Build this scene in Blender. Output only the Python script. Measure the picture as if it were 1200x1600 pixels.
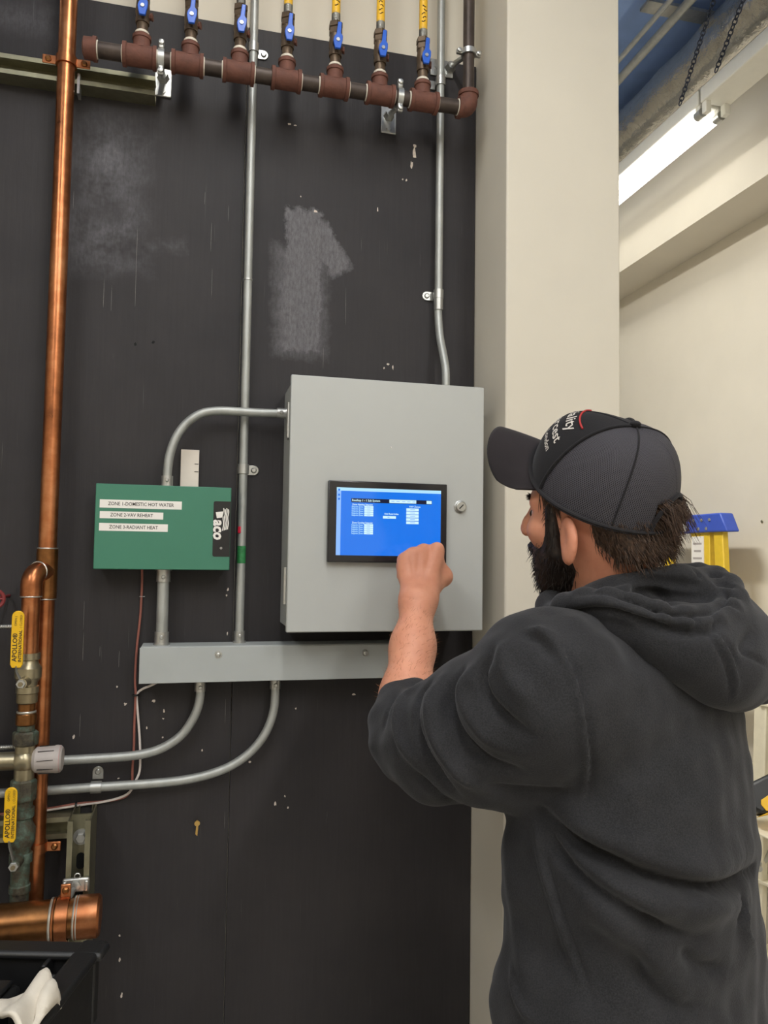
import bpy, math, random
import numpy as np
from mathutils import Vector, Matrix
from mathutils.bvhtree import BVHTree
random.seed(7)
for o in list(bpy.data.objects): bpy.data.objects.remove(o)
scene = bpy.context.scene
col = scene.collection
V = Vector
# ---------------------------------------------------------------- camera
YAW, PITCH, ROLL, FPX = math.radians(13.775), math.radians(3.307), math.radians(.784), 1207.0
CAM = V((0, -1.676, 1.55))
_w = V((math.sin(YAW)*math.cos(PITCH), math.cos(YAW)*math.cos(PITCH), math.sin(PITCH)))
_r0 = V((math.cos(YAW), -math.sin(YAW), 0)); _u0 = _r0.cross(_w)
_r = _r0*math.cos(ROLL)+_u0*math.sin(ROLL); _u = -_r0*math.sin(ROLL)+_u0*math.cos(ROLL)
cd = bpy.data.cameras.new('camera'); cam = bpy.data.objects.new('camera', cd); col.objects.link(cam)
cam.matrix_world = Matrix(((_r.x,_u.x,-_w.x,CAM.x),(_r.y,_u.y,-_w.y,CAM.y),(_r.z,_u.z,-_w.z,CAM.z),(0,0,0,1)))
cd.sensor_fit = 'HORIZONTAL'; cd.sensor_width = 36; cd.lens = FPX/1200*36; cd.clip_start = .02
scene.camera = cam
# ---------------------------------------------------------------- world, lights, exposure
world = bpy.data.worlds.new('world'); scene.world = world; world.use_nodes = True
world.node_tree.nodes['Background'].inputs[0].default_value = (.8,.85,1,1)
world.node_tree.nodes['Background'].inputs[1].default_value = .15
vs = scene.view_settings
vs.view_transform = 'Standard'; vs.look = 'None'; vs.gamma = 1; vs.use_curve_mapping = False
vs.exposure = 0.1
TUBE_STRENGTH = 4.2
def area(name, loc, sx, sy, power, colr, rot=(0,0,0)):
    l = bpy.data.lights.new(name, 'AREA'); l.shape = 'RECTANGLE'; l.size = sx; l.size_y = sy
    l.energy = power; l.color = colr
    o = bpy.data.objects.new(name, l); o.location = loc; o.rotation_euler = rot; col.objects.link(o); return o
WARM = (1,.985,.95)
# light thrown by the ceiling strip lamps over the room (their fixtures are built further down)
area('strip_lamp_glow', (.08,-1.75,3.27), .16, 2.3, 30, WARM)
area('strip_lamp_glow', (-1.3,-2.9,3.27), .16, 2.3, 42, WARM)
area('strip_lamp_glow', (1.2,-3.4,3.27), .16, 2.3, 52, WARM)
area('strip_lamp_glow', (.55,.78,3.27), .16, .75, 58, (1,.97,.9))  # added lamp, hidden by the column, that brightens the right wall evenly
# ---------------------------------------------------------------- helpers
def ray(x, y): return _r*((x-600)/FPX)+_u*((800-y)/FPX)+_w
def onY(x, y, Y=0.):
    d = ray(x, y); return CAM+d*((Y-CAM.y)/d.y)
def onX(x, y, X):
    d = ray(x, y); return CAM+d*((X-CAM.x)/d.x)
def onZ(x, y, Z):
    d = ray(x, y); return CAM+d*((Z-CAM.z)/d.z)
def at(x, y, z): return CAM+ray(x, y)*z
ORG = {}
def tag(o, label=None, cat=None, group=None, kind=None):
    if label: o['label'] = label
    if cat: o['category'] = cat
    if group: o['group'] = group
    if kind: o['kind'] = kind
    return o
def thing(name, loc, label, cat, group=None):
    o = bpy.data.objects.new(name, None); col.objects.link(o); o.location = loc; o.empty_display_size = .05
    ORG[o.name] = V(loc); tag(o, label, cat, group); return o
def org(parent): return ORG.get(parent.name, V((0,0,0))) if parent else V((0,0,0))
def link(name, me, mat, parent=None, smooth=30, bevel=0):
    o = bpy.data.objects.new(name, me); col.objects.link(o)
    if mat: me.materials.append(mat)
    if smooth:
        me.shade_smooth(); me.set_sharp_from_angle(angle=math.radians(smooth))
    if bevel:
        m = o.modifiers.new('bevel', 'BEVEL'); m.width = bevel; m.segments = 2; m.limit_method = 'ANGLE'
    if parent:
        o.parent = parent; ORG[o.name] = org(parent)
    return o
def perp(d):
    d = V(d).normalized(); a = V((0,0,1)) if abs(d.z) < .9 else V((1,0,0))
    x = d.cross(a).normalized(); return x, d.cross(x).normalized()
class MB:
    def __init__(s): s.v = []; s.f = []
    def add(s, vs_, fs):
        n = len(s.v); s.v += [tuple(p) for p in vs_]; s.f += [tuple(i+n for i in q) for q in fs]; return s
    def box(s, x0, x1, y0, y1, z0, z1):
        return s.obox(V(((x0+x1)/2,(y0+y1)/2,(z0+z1)/2)), (V((1,0,0)),V((0,1,0)),V((0,0,1))), ((x1-x0)/2,(y1-y0)/2,(z1-z0)/2))
    def obox(s, c, ax, h):
        c = V(c); vs_ = []
        for i in (-1,1):
            for j in (-1,1):
                for k in (-1,1): vs_.append(c+V(ax[0])*i*h[0]+V(ax[1])*j*h[1]+V(ax[2])*k*h[2])
        fl = [(0,1,3,2),(4,6,7,5),(0,4,5,1),(2,3,7,6),(0,2,6,4),(1,5,7,3)]
        if V(ax[0]).cross(V(ax[1])).dot(V(ax[2])) < 0: fl = [q[::-1] for q in fl]
        return s.add(vs_, fl)
    def beam(s, p0, p1, w, h, side=V((1,0,0))):      # box bar from p0 to p1
        p0, p1 = V(p0), V(p1); d = (p1-p0); L = d.length; d.normalize()
        a = (V(side)-d*V(side).dot(d)).normalized(); b = d.cross(a)
        return s.obox((p0+p1)/2, (a,b,d), (w/2,h/2,L/2))
    def lathe(s, p0, d, prof, n=18, caps=True, phase=0):
        p0 = V(p0); d = V(d).normalized(); a, b = perp(d); vs_ = []; fs = []
        for t, r in prof:
            for i in range(n):
                q = 2*math.pi*i/n+phase; vs_.append(p0+d*t+(a*math.cos(q)+b*math.sin(q))*r)
        for k in range(len(prof)-1):
            for i in range(n):
                j = (i+1) % n; fs.append((k*n+i,k*n+j,(k+1)*n+j,(k+1)*n+i))
        if caps:
            fs.append(tuple(range(n))[::-1]); m = (len(prof)-1)*n; fs.append(tuple(range(m,m+n)))
        return s.add(vs_, fs)
    def cyl(s, p0, p1, r0, r1=None, n=18):
        p0, p1 = V(p0), V(p1); return s.lathe(p0, p1-p0, [(0,r0),((p1-p0).length, r0 if r1 is None else r1)], n)
    def tube(s, pts, r, n=14, closed=False, caps=True, flat=1):
        pts = [V(p) for p in pts]; m = len(pts); vs_ = []; fs = []
        rs = r if isinstance(r, (list,tuple)) else [r]*m
        T = []
        for i in range(m):
            a = pts[(i-1) % m] if (closed or i > 0) else pts[i]; b = pts[(i+1) % m] if (closed or i < m-1) else pts[i]
            T.append((b-a).normalized())
        x, y = perp(T[0])
        for i in range(m):
            x = (x-T[i]*x.dot(T[i])).normalized(); y = T[i].cross(x)
            for k in range(n):
                q = 2*math.pi*k/n; vs_.append(pts[i]+(x*math.cos(q)+y*math.sin(q)*flat)*rs[i])
        for i in range(m if closed else m-1):
            j = (i+1) % m
            for k in range(n):
                l = (k+1) % n; fs.append((i*n+k,i*n+l,j*n+l,j*n+k))
        if caps and not closed:
            fs.append(tuple(range(n))[::-1]); fs.append(tuple(range((m-1)*n,m*n)))
        return s.add(vs_, fs)
    def torus(s, c, axis, R, r, n=20, k=10, flat=1):
        a, b = perp(axis); return s.tube([V(c)+(a*math.cos(2*math.pi*i/n)+b*math.sin(2*math.pi*i/n))*R for i in range(n)], r, k, closed=True, flat=flat)
    def band(s, c, axis, r0, r1, w, n=24):           # flat ring
        d = V(axis).normalized(); a, b = perp(d); c = V(c); vs_ = []; fs = []
        for t, r in ((-w/2,r0),(-w/2,r1),(w/2,r1),(w/2,r0)):
            for i in range(n):
                q = 2*math.pi*i/n; vs_.append(c+d*t+(a*math.cos(q)+b*math.sin(q))*r)
        for k in range(4):
            for i in range(n):
                j = (i+1) % n; l = (k+1) % 4; fs.append((k*n+i,k*n+j,l*n+j,l*n+i))
        return s.add(vs_, fs)
    def prism(s, poly, ext):                          # flat polygon (3D points) pushed along ext
        ext = V(ext); n = len(poly); a = [V(p) for p in poly]
        nrm = sum(((a[i]-a[0]).cross(a[(i+1) % n]-a[0]) for i in range(1,n)), V((0,0,0)))
        if nrm.dot(ext) > 0: a = a[::-1]
        return s.add(a+[p+ext for p in a], [tuple(range(n)), tuple(range(n,2*n))[::-1]]+[(i,n+i,n+(i+1) % n,(i+1) % n) for i in range(n)])
    def sphere(s, c, r, n=14, m=9, sc=(1,1,1)):
        c = V(c); vs_ = [c+V((0,0,r*sc[2]))]; fs = []
        for j in range(1,m):
            t = math.pi*j/m
            for i in range(n):
                q = 2*math.pi*i/n; vs_.append(c+V((r*sc[0]*math.sin(t)*math.cos(q), r*sc[1]*math.sin(t)*math.sin(q), r*sc[2]*math.cos(t))))
        vs_.append(c-V((0,0,r*sc[2]))); L = len(vs_)-1
        for i in range(n):
            j = (i+1) % n; fs.append((0,1+i,1+j)); fs.append((L,L-n+j,L-n+i))
            for k in range(m-2): fs.append((1+k*n+i,1+(k+1)*n+i,1+(k+1)*n+j,1+k*n+j))
        return s.add(vs_, fs)
    def build(s, name, mat, parent=None, smooth=30, bevel=0):
        o = org(parent); me = bpy.data.meshes.new(name)
        me.from_pydata([tuple(V(p)-o) for p in s.v], [], s.f); me.update()
        return link(name, me, mat, parent, smooth, bevel)
def slotted_prism(): pass
def smoothcurve(pts, n=8):                            # Catmull-Rom through points
    pts = [V(p) for p in pts]; out = []; P = [pts[0]*2-pts[1]]+pts+[pts[-1]*2-pts[-2]]
    for i in range(1,len(P)-2):
        for k in range(n):
            t = k/n; a, b, c, d = P[i-1], P[i], P[i+1], P[i+2]
            out.append(.5*((2*b)+(c-a)*t+(2*a-5*b+4*c-d)*t*t+(3*b-a-3*c+d)*t**3))
    return out+[pts[-1]]
def text(name, s, size, mat, parent, pos, xd, yd, ext=.0006, align='LEFT', bold=0, stretch=1, fn=None, shear=0):
    c = bpy.data.curves.new(name, 'FONT'); c.body = s; c.size = size; c.align_x = align; c.align_y = 'CENTER'; c.offset = bold; c.shear = shear
    c.resolution_u = 2
    t = bpy.data.objects.new(name, c); col.objects.link(t)
    dg = bpy.context.evaluated_depsgraph_get(); me = bpy.data.meshes.new_from_object(t.evaluated_get(dg))
    bpy.data.objects.remove(t); bpy.data.curves.remove(c)
    me.materials.clear(); me.name = name
    xd, yd, pos = V(xd), V(yd), V(pos); nd = xd.cross(yd); o = org(parent)
    for v in me.vertices:
        if fn: v.co = fn(v.co.x, v.co.y)-o
        else: v.co = pos+xd*v.co.x*stretch+yd*v.co.y+nd*ext-o
    me.update()
    return link(name, me, mat, parent, 0)
# ---------------------------------------------------------------- materials
def srgb(r, g, b):
    f = lambda c: ((c/255+.055)/1.055)**2.4 if c > 10 else c/255/12.92
    return (f(r), f(g), f(b), 1)
class NT:
    def __init__(s, name):
        s.m = bpy.data.materials.new(name); s.m.use_nodes = True; s.t = s.m.node_tree; s.p = s.t.nodes['Principled BSDF']
        s.pos = s.t.nodes.new('ShaderNodeNewGeometry').outputs['Position']
    def n(s, kind, **kw):
        x = s.t.nodes.new('ShaderNode'+kind)
        for k, v in kw.items(): setattr(x, k, v)
        return x
    def set(s, sock, v):
        if hasattr(v, 'is_linked') or hasattr(v, 'links'): s.t.links.new(v, sock)
        else: sock.default_value = v
    def math(s, op, a, b=0., c=0., clamp=False):
        x = s.n('Math', operation=op, use_clamp=clamp)
        for i, v in enumerate((a,b,c)):
            if i < len(x.inputs): s.set(x.inputs[i], v)
        return x.outputs[0]
    def mapping(s, scale=(1,1,1), loc=(0,0,0), rot=(0,0,0), src=None):
        x = s.n('Mapping'); s.set(x.inputs[0], src or s.pos); x.inputs[1].default_value = loc; x.inputs[2].default_value = rot; x.inputs[3].default_value = scale
        return x.outputs[0]
    def noise(s, scale, detail=3, rough=.55, vec=None, out=0):
        x = s.n('TexNoise'); s.set(x.inputs['Vector'], vec or s.pos); x.inputs['Scale'].default_value = scale
        x.inputs['Detail'].default_value = detail; x.inputs['Roughness'].default_value = rough; return x.outputs[out]
    def ramp(s, v, *stops):
        x = s.n('ValToRGB'); s.set(x.inputs[0], v); e = x.color_ramp.elements
        while len(e) < len(stops): e.new(.5)
        for q, (p, c) in zip(e, stops): q.position = p; q.color = c if len(c) == 4 else (*c,1)
        return x.outputs[0]
    def mix(s, f, a, b, mode='MIX'):
        x = s.n('Mix', data_type='RGBA', blend_type=mode); s.set(x.inputs[0], f); s.set(x.inputs[6], a); s.set(x.inputs[7], b); return x.outputs[2]
    def bump(s, h, strength=.3, dist=.002):
        x = s.n('Bump'); s.set(x.inputs['Height'], h); x.inputs['Strength'].default_value = strength; x.inputs['Distance'].default_value = dist
        s.t.links.new(x.outputs[0], s.p.inputs['Normal'])
    def fin(s, **kw):
        for k, v in kw.items(): s.set(s.p.inputs[k.replace('_',' ')], v)
        return s.m
G = lambda v: (v,v,v,1)
def plain(name, c, rough=.5, metal=0., var=.12, scale=40, bump=0, bscale=200, bdist=.001, **kw):
    t = NT(name); n = t.noise(scale, 4)
    lo = tuple(x*(1-var) for x in c[:3])+(1,); hi = tuple(min(1,x*(1+var)) for x in c[:3])+(1,)
    c_ = t.ramp(n, (.3,lo), (.7,hi))
    if bump: t.bump(t.noise(bscale,3), bump, bdist)
    return t.fin(Base_Color=c_, Roughness=t.math('MULTIPLY_ADD', n, .15, rough-.075), Metallic=metal, **kw)
def emit(name, c, strength):
    t = NT(name); return t.fin(Base_Color=c, Emission_Color=c, Emission_Strength=strength, Roughness=.5)
M = {}
M['beige'] = plain('beige_wall_paint', srgb(214,207,192), .75, var=.02, scale=6, bump=.15, bscale=120)
M['grey_side'] = plain('column_side_paint', srgb(205,196,180), .75, var=.03, scale=8, bump=.2, bscale=90)
M['deck'] = plain('blue_grey_deck', srgb(134,162,214), .6, var=.15, scale=5)
M['floor'] = plain('concrete_floor', srgb(206,203,196), .6, var=.12, scale=3, bump=.2, bscale=60)
def plywood():
    t = NT('black_painted_plywood'); sep = t.n('SeparateXYZ'); t.t.links.new(t.pos, sep.inputs[0])
    n1 = t.noise(3.2, 5, .6); base = t.ramp(n1, (.3,srgb(44,42,44)), (.7,srgb(57,54,55)))
    # fine vertical scratches in the grain
    v = t.mapping(scale=(330,1,5.5)); s1 = t.noise(1, 2, .5, v); m1 = t.ramp(s1, (.70,G(0)), (.78,G(1)))
    gate = t.ramp(t.noise(4.5,2), (.45,G(0)), (.62,G(1)))
    scr = t.math('MULTIPLY', m1, gate)
    v2 = t.mapping(scale=(60,1,9), rot=(0,.5,0), loc=(3,0,1)); m2 = t.math('MULTIPLY', t.ramp(t.noise(1,3,.6,v2), (.69,G(0)), (.8,G(1))), t.ramp(t.noise(2.6,2), (.55,G(0)), (.68,G(1))))
    grain = t.noise(1, 3, .6, t.mapping(scale=(140,1,7)))
    c = t.mix(t.math('MULTIPLY', scr, .45), base, srgb(150,146,142)); c = t.mix(t.math('MULTIPLY', m2, .22), c, srgb(140,138,138))
    # unpainted dull patches: noise-edged rectangles on the wall
    nx = t.math('MULTIPLY_ADD', t.noise(30,5,.75), .052, -.026); nz = t.math('MULTIPLY_ADD', t.noise(30,4,.7,t.mapping(loc=(5,2,9))), .05, -.025)
    X = t.math('ADD', sep.outputs[0], nx); Z = t.math('ADD', sep.outputs[2], nz)
    def patch(cx, cz, hx, hz, ang, soft):
        ca, sa = math.cos(ang), math.sin(ang); dx = t.math('SUBTRACT', X, cx); dz = t.math('SUBTRACT', Z, cz)
        u = t.math('ADD', t.math('MULTIPLY', dx, ca), t.math('MULTIPLY', dz, sa)); w = t.math('SUBTRACT', t.math('MULTIPLY', dz, ca), t.math('MULTIPLY', dx, sa))
        du = t.math('SUBTRACT', t.math('ABSOLUTE', u), hx); dw = t.math('SUBTRACT', t.math('ABSOLUTE', w), hz)
        d = t.math('MAXIMUM', du, dw); return t.math('SUBTRACT', 1, t.math('DIVIDE', t.math('ADD', d, soft), soft*2), clamp=True)
    def rect(x0, y0, x1, y1, ang=0, soft=.004, shr=1):
        a, b = onY(x0,y0), onY(x1,y1); return patch((a.x+b.x)/2, (a.z+b.z)/2, abs(b.x-a.x)/2*shr, abs(a.z-b.z)/2*shr, ang, soft)
    big = t.math('MAXIMUM', rect(448,322,500,552), rect(436,390,502,552, soft=.022))
    a, b = onY(490,352), onY(534,424)
    arm = patch((a.x+b.x)/2, (a.z+b.z)/2, .028, (a-b).length/2, math.atan2(b.x-a.x, a.z-b.z), .006)
    big = t.math('MAXIMUM', big, arm)
    spk = t.ramp(t.noise(1, 4, .75, t.mapping(scale=(160,1,60))), (.35,G(.5)), (.6,G(1)))
    left = t.math('MAXIMUM', rect(128,195,212,330, soft=.05), rect(118,335,215,420, ang=.12, soft=.035))
    left = t.math('MAXIMUM', left, t.math('MULTIPLY', rect(150,372,285,398, ang=.14, soft=.014), .9))
    left = t.math('MULTIPLY', left, t.ramp(t.noise(9,4,.7), (.38,G(0)), (.62,G(1))))
    top = t.math('MULTIPLY', rect(0,10,75,50, soft=.03), .5)
    c = t.mix(t.math('MULTIPLY', t.math('MULTIPLY', big, spk), .9), c, srgb(112,110,114))
    c = t.mix(t.math('MULTIPLY', t.math('MULTIPLY', t.math('MAXIMUM', left, top), spk), .85), c, srgb(108,107,112))
    c = t.mix(t.math('MULTIPLY', t.ramp(grain,(.4,G(0)),(.75,G(1))), .18), c, srgb(28,27,28))
    t.bump(t.math('ADD', grain, t.math('MULTIPLY', t.noise(55,4), .6)), .35, .0012)
    return t.fin(Base_Color=c, Roughness=.56, Specular_IOR_Level=.25)
M['ply'] = plywood()
def copper(name, dark):
    t = NT(name); n = t.noise(7,5,.65); n2 = t.noise(60,3)
    a, b, c_ = (srgb(136,84,54),srgb(178,112,72),srgb(208,146,102)) if not dark else (srgb(92,62,38),srgb(136,92,54),srgb(170,120,74))
    c = t.ramp(t.math('MULTIPLY_ADD', n2, .3, t.math('MULTIPLY', n, .75)), (.33,a), (.52,b), (.72,c_))
    return t.fin(Base_Color=c, Metallic=.92, Roughness=t.math('MULTIPLY_ADD', n, .25, .2))
M['copper'] = copper('copper_pipe', 0); M['copper_dull'] = copper('tarnished_copper', 1)
def galv(name, c, rough=.42, metal=.8, var=.18):
    t = NT(name); n = t.noise(22,5,.65); n2 = t.noise(1,3,.6,t.mapping(scale=(60,60,10)))
    lo = tuple(x*(1-var) for x in c[:3])+(1,); hi = tuple(min(1,x*(1+var)) for x in c[:3])+(1,)
    col_ = t.ramp(t.math('MULTIPLY_ADD', n2, .4, t.math('MULTIPLY', n, .6)), (.32,lo), (.7,hi))
    return t.fin(Base_Color=col_, Metallic=metal, Roughness=t.math('MULTIPLY_ADD', n, .2, rough-.1))
M['emt'] = galv('galvanised_conduit', srgb(172,174,170), .5, .6)
M['steel'] = galv('zinc_steel', srgb(186,186,182), .35)
M['strut'] = galv('olive_zinc_strut', srgb(150,146,122), .4, .85)
M['solder'] = galv('solder_ring', srgb(200,196,186), .35)
M['brass'] = galv('dull_brass', srgb(142,130,104), .45, .8)
M['nickel'] = galv('nickel_brass', srgb(168,158,132), .35, .85)
def verd():
    t = NT('verdigris_brass'); n = t.noise(38,5,.7); c = t.ramp(n, (.36,srgb(52,48,42)), (.47,srgb(82,76,62)), (.55,srgb(80,92,80)), (.68,srgb(106,124,112)))
    t.bump(t.noise(90,4), .5, .0012); return t.fin(Base_Color=c, Roughness=.62, Metallic=.3)
M['verdigris'] = verd()
M['iron'] = plain('black_iron_pipe', srgb(74,64,58), .5, .5, var=.3, scale=30)
M['rust'] = plain('rusty_malleable_iron', srgb(104,66,54), .75, .15, var=.22, scale=60, bump=.5, bscale=260)
M['valve'] = plain('aged_valve_brass', srgb(98,82,66), .5, .6, var=.25, scale=50)
M['tape'] = plain('white_thread_sealant', srgb(222,214,198), .7, var=.1)
M['blue'] = plain('blue_lever_enamel', srgb(36,92,196), .4, var=.08)
M['csst'] = plain('yellow_tube_jacket', srgb(228,178,40), .5, var=.08, scale=25)
M['ink'] = plain('black_ink', srgb(38,34,30), .6, var=.05)
M['grey_enamel'] = plain('grey_enclosure_enamel', srgb(180,182,179), .42, var=.015, scale=14, bump=.08, bscale=420, bdist=.0004)
M['trough'] = plain('trough_grey_enamel', srgb(170,174,173), .45, var=.03, scale=14, bump=.08, bscale=420, bdist=.0004)
M['green'] = plain('green_enamel', srgb(62,124,100), .45, var=.02, scale=20, bump=.12, bscale=500, bdist=.0004)
M['green_dark'] = plain('green_enamel_base', srgb(46,96,78), .5, var=.02)
M['label'] = plain('white_label_tape', srgb(236,232,226), .5, var=.02)
M['badge'] = plain('black_badge', srgb(26,25,27), .35, var=.05)
M['white'] = plain('white_plastic', srgb(226,216,204), .5, var=.03)
M['yellow'] = plain('yellow_vinyl', srgb(232,182,22), .45, var=.05)
M['knob'] = plain('grey_knob_plastic', srgb(172,164,160), .5, var=.06)
M['brownwire'] = plain('brown_cable', srgb(150,92,80), .55, var=.08)
M['whitewire'] = plain('white_cable', srgb(222,212,206), .55, var=.06)
M['blackplastic'] = plain('black_plastic', srgb(26,26,27), .42, var=.1, bump=.15, bscale=200)
M['bezel'] = plain('black_bezel', srgb(34,33,36), .2, var=.03)
M['rag'] = plain('white_cloth', srgb(214,206,192), .85, var=.08, scale=30, bump=.5, bscale=300)
M['lampwhite'] = plain('white_fixture_enamel', srgb(226,224,214), .4, var=.02)
M['tube'] = emit('fluorescent_tube', (1,.985,.94,1), TUBE_STRENGTH)
M['foil'] = plain('foil_duct_wrap', srgb(206,204,198), .24, .9, var=.1, scale=12, bump=.8, bscale=45, bdist=.006)
M['greenink'] = plain('green_tape', srgb(46,124,70), .5, var=.4, scale=160)
M['red'] = plain('red_paint', srgb(214,44,70), .45, var=.06)
M['brassnail'] = plain('brass_pin', srgb(196,160,90), .4, .5)
M['chip'] = plain('chipped_white_wood', srgb(206,194,182), .8, var=.15, scale=120)
M['chipdim'] = plain('scuffed_paint', srgb(112,108,106), .8, var=.2, scale=150)
M['hole'] = plain('dark_hole', srgb(12,12,12), .9, var=.1)
# ================================================================ the setting
XW, XE, XR, YC, CEIL = -2.6, .624, 2.2, -.185, 3.63
def struct(name, mb, mat, label=None, bevel=0, parent=None):
    o = mb.build(name, mat, parent, 30, bevel); 
    if not parent: o['kind'] = 'structure'
    if label: o['label'] = label
    return o
struct('floor', MB().box(XW-.2,XR+.2,-4.8,4.4,-.1,0), M['floor'], 'grey concrete floor of the equipment room')
ceil = struct('ceiling', MB().box(XW-.2,XR+.2,-4.8,4.4,CEIL,CEIL+.1), M['deck'], 'blue-grey metal roof deck overhead')
for i in range(9):
    x = -2.4+i*.55
    struct('deck_rib', MB().prism([(x-.09,-4.6,CEIL+.001),(x+.09,-4.6,CEIL+.001),(x+.06,-4.6,CEIL-.04),(x-.06,-4.6,CEIL-.04)], (0,8.8,0)), M['deck'], parent=ceil)
wf = struct('wall_front', MB().box(XW,XE,.013,.35,0,CEIL), M['beige'], 'beige wall carrying black plywood boards')
struct('wall_left', MB().box(XW-.2,XW,-4.8,4.4,0,CEIL), M['beige'], 'beige wall far left of the boards')
struct('wall_rear', MB().box(XW,XR,-4.8,-4.6,0,CEIL), M['beige'], 'beige wall behind the viewer')
struct('wall_far', MB().box(XW,XR,4.2,4.4,0,CEIL), M['beige'], 'beige wall at the far end of the passage')
struct('wall_corner', MB().box(XE,.891,YC,.35,0,CEIL), M['beige'], 'tall beige corner column right of the black boards', bevel=.004)
wr = struct('wall_right', MB().box(XR,XR+.2,-4.8,4.4,0,CEIL), M['beige'], 'pale yellowish wall behind the ladder')
struct('trim_1', MB().box(1.98,XR+.002,-4.6,4.2,2.95,CEIL), M['beige'], 'boxed-out bulkhead along the top of the right wall')
jx = onY(379,400).x; PT = 2.718
panels = []
for a, b in ((-2.35,jx-1.222),(jx-1.22,jx-.0006),(jx+.0006,XE-.002)):
    panels.append(struct('plywood_panel', MB().box(a,b,0,.0135,.02,PT), M['ply'], parent=wf, bevel=.0012))
def chip(px, py, w, h, k=9, mat='chip', seed=0):
    rnd = random.Random(seed+px*7+py); c = onY(px,py,0); sc = 1/ (FPX/1.68); pts = []
    for i in range(k):
        q = 2*math.pi*i/k; f = rnd.uniform(.45,1.1); pts.append(V((c.x+math.cos(q)*w*sc/2*f, -.0002, c.z+math.sin(q)*h*sc/2*f)))
    par = panels[2] if c.x > jx else panels[1]
    MB().prism(pts, (0,-.0006,0)).build('paint_chip', M[mat], par, 0)
for a in ((647,238,9,26),(643,258,5,16),(648,228,6,8),(452,194,7,4),(461,196,6,3),(606,569,7,4),(614,574,3,10),(600,575,4,4),(635,282,4,5),(629,280,3,4),
          (430,1256,4,7),(450,1262,3,4),(445,1244,3,4),(115,1151,4,7),(196,1100,6,5),(240,1095,6,6),(256,1111,3,6),(229,1137,3,5),(255,1123,3,3),(254,1152,3,3),
          (316,1172,3,4),(356,921,3,6),(354,930,3,4),(355,990,2,8),(596,1196,5,4),(187,1500,3,8),(190,1555,4,8),(187,1462,3,4),(185,1216,5,2),(553,1085,8,4),(462,1107,3,4),
          (590,327,3,12),(470,307,2,5),(493,330,8,5),(183,1073,3,3),(390,1190,5,4)): chip(*a)
for a in ((211,538,5,6),(240,535,6,5),(308,1000,0,0)): 
    if a[2]: chip(*a, mat='hole')
for (px,py,h) in ((213,415,160),(162,460,60),(174,470,50),(330,370,60),(357,335,28),(331,440,55),(115,310,40),(540,480,60),(505,560,40),(320,310,30),(130,1010,55),(131,960,45),(156,1020,20),(125,1130,50),(352,1110,40),(351,1280,40),(186,1030,30)):
    chip(px,py,.7,h,k=7,mat='chipdim')
c = onY(308,1283,0)
n_ = thing('wall_screw', c, 'small brass screw sticking out of the black board below the trough', 'screw')
MB().cyl(c,c+V((0,-.012,0)),.0022,n=10).build('shank', M['brassnail'], n_); MB().lathe(c+V((0,-.012,0)),(0,-1,0),[(0,.0024),(.002,.0058),(.004,.0052)],14).build('head', M['brassnail'], n_)
MB().prism([V((c.x-.001,-.0003,c.z-.005)),V((c.x+.003,-.0003,c.z-.006)),V((c.x+.001,-.0003,c.z-.03)),V((c.x-.003,-.0003,c.z-.026))],(0,-.0005,0)).build('stain', M['brassnail'], n_)
c = onX(1191,815,2.2)
tag(MB().lathe(c,(-1,0,0),[(-.006,.004),(.002,.007),(.004,.005)],12).build('wall_anchor', M['strut']), 'tiny dark screw head in the pale wall right of the ladder', 'screw')
# ---------------------------------------------------------------- strut channels
def cchan(p0, p1, back, wid, D=.041, w=.041, mat=None, name='channel', parent=None, slots=None):
    p0, p1 = V(p0), V(p1); wd = V(wid); bd = V(back); h = w/2; t = .0027; lip = .0095
    prof = [(-h,0),(h,0),(h,D),(h-lip,D),(h-lip,D-.008),(h-lip-t,D-.008) if False else (h-lip+t,D-.008),(h-lip+t,D-t),(h-t,D-t),(h-t,t)]
    prof = [(-h,0),(h,0),(h,D),(h-lip,D),(h-lip,D-.008),(h-lip+t,D-.008),(h-lip+t,D-t),(h-t,D-t),(h-t,t),(-h+t,t),(-h+t,D-t),(-h+lip-t,D-t),(-h+lip-t,D-.008),(-h+lip,D-.008),(-h+lip,D),(-h,D)]
    return MB().prism([p0+wd*a+bd*b for a,b in prof], p1-p0).build(name, mat or M['strut'], parent, 0)
st = thing('strut_channel', (-1.0,0,2.527), 'long olive zinc strut channel behind the copper riser at upper left', 'strut')
cchan((-2.0,0,2.527),(-.105,0,2.527),(0,-1,0),(0,0,1),parent=st)
s2z = onY(60,1296,-.041).z; xv = onY(108,1300,-.041).x
st2 = thing('strut_channel', (-.6,0,s2z), 'short horizontal strut channel on the board at lower left', 'strut')
cchan((-1.4,0,s2z),(xv,0,s2z),(0,-1,0),(0,0,1),parent=st2)
vx = (onY(104,1320,-.105).x+onY(141,1320,-.105).x)/2; vz1 = onY(122,1283,-.105).z; vz0 = .55
st3 = thing('strut_post', (vx,-.01,vz0), 'upright deep strut channel with bolt and slot above the copper header', 'strut')
cchan((vx,-.064,vz0),(vx,-.064,vz1),(0,-1,0),(1,0,0),parent=st3,name='channel'); cchan((vx,-.063,vz0),(vx,-.063,vz1),(0,1,0),(1,0,0),D=.061,parent=st3,name='channel')
bz = onY(124,1308,-.07).z
b = MB(); b.lathe((vx,-.0668,bz),(0,-1,0),[(0,.015),(.003,.015),(.003,.011),(.004,.011)],20).build('washer', M['steel'], st3)
MB().lathe((vx,-.0705,bz),(0,-1,0),[(0,.0095),(.008,.0095),(.009,.0085)],6).build('bolt_head', M['steel'], st3)
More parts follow.
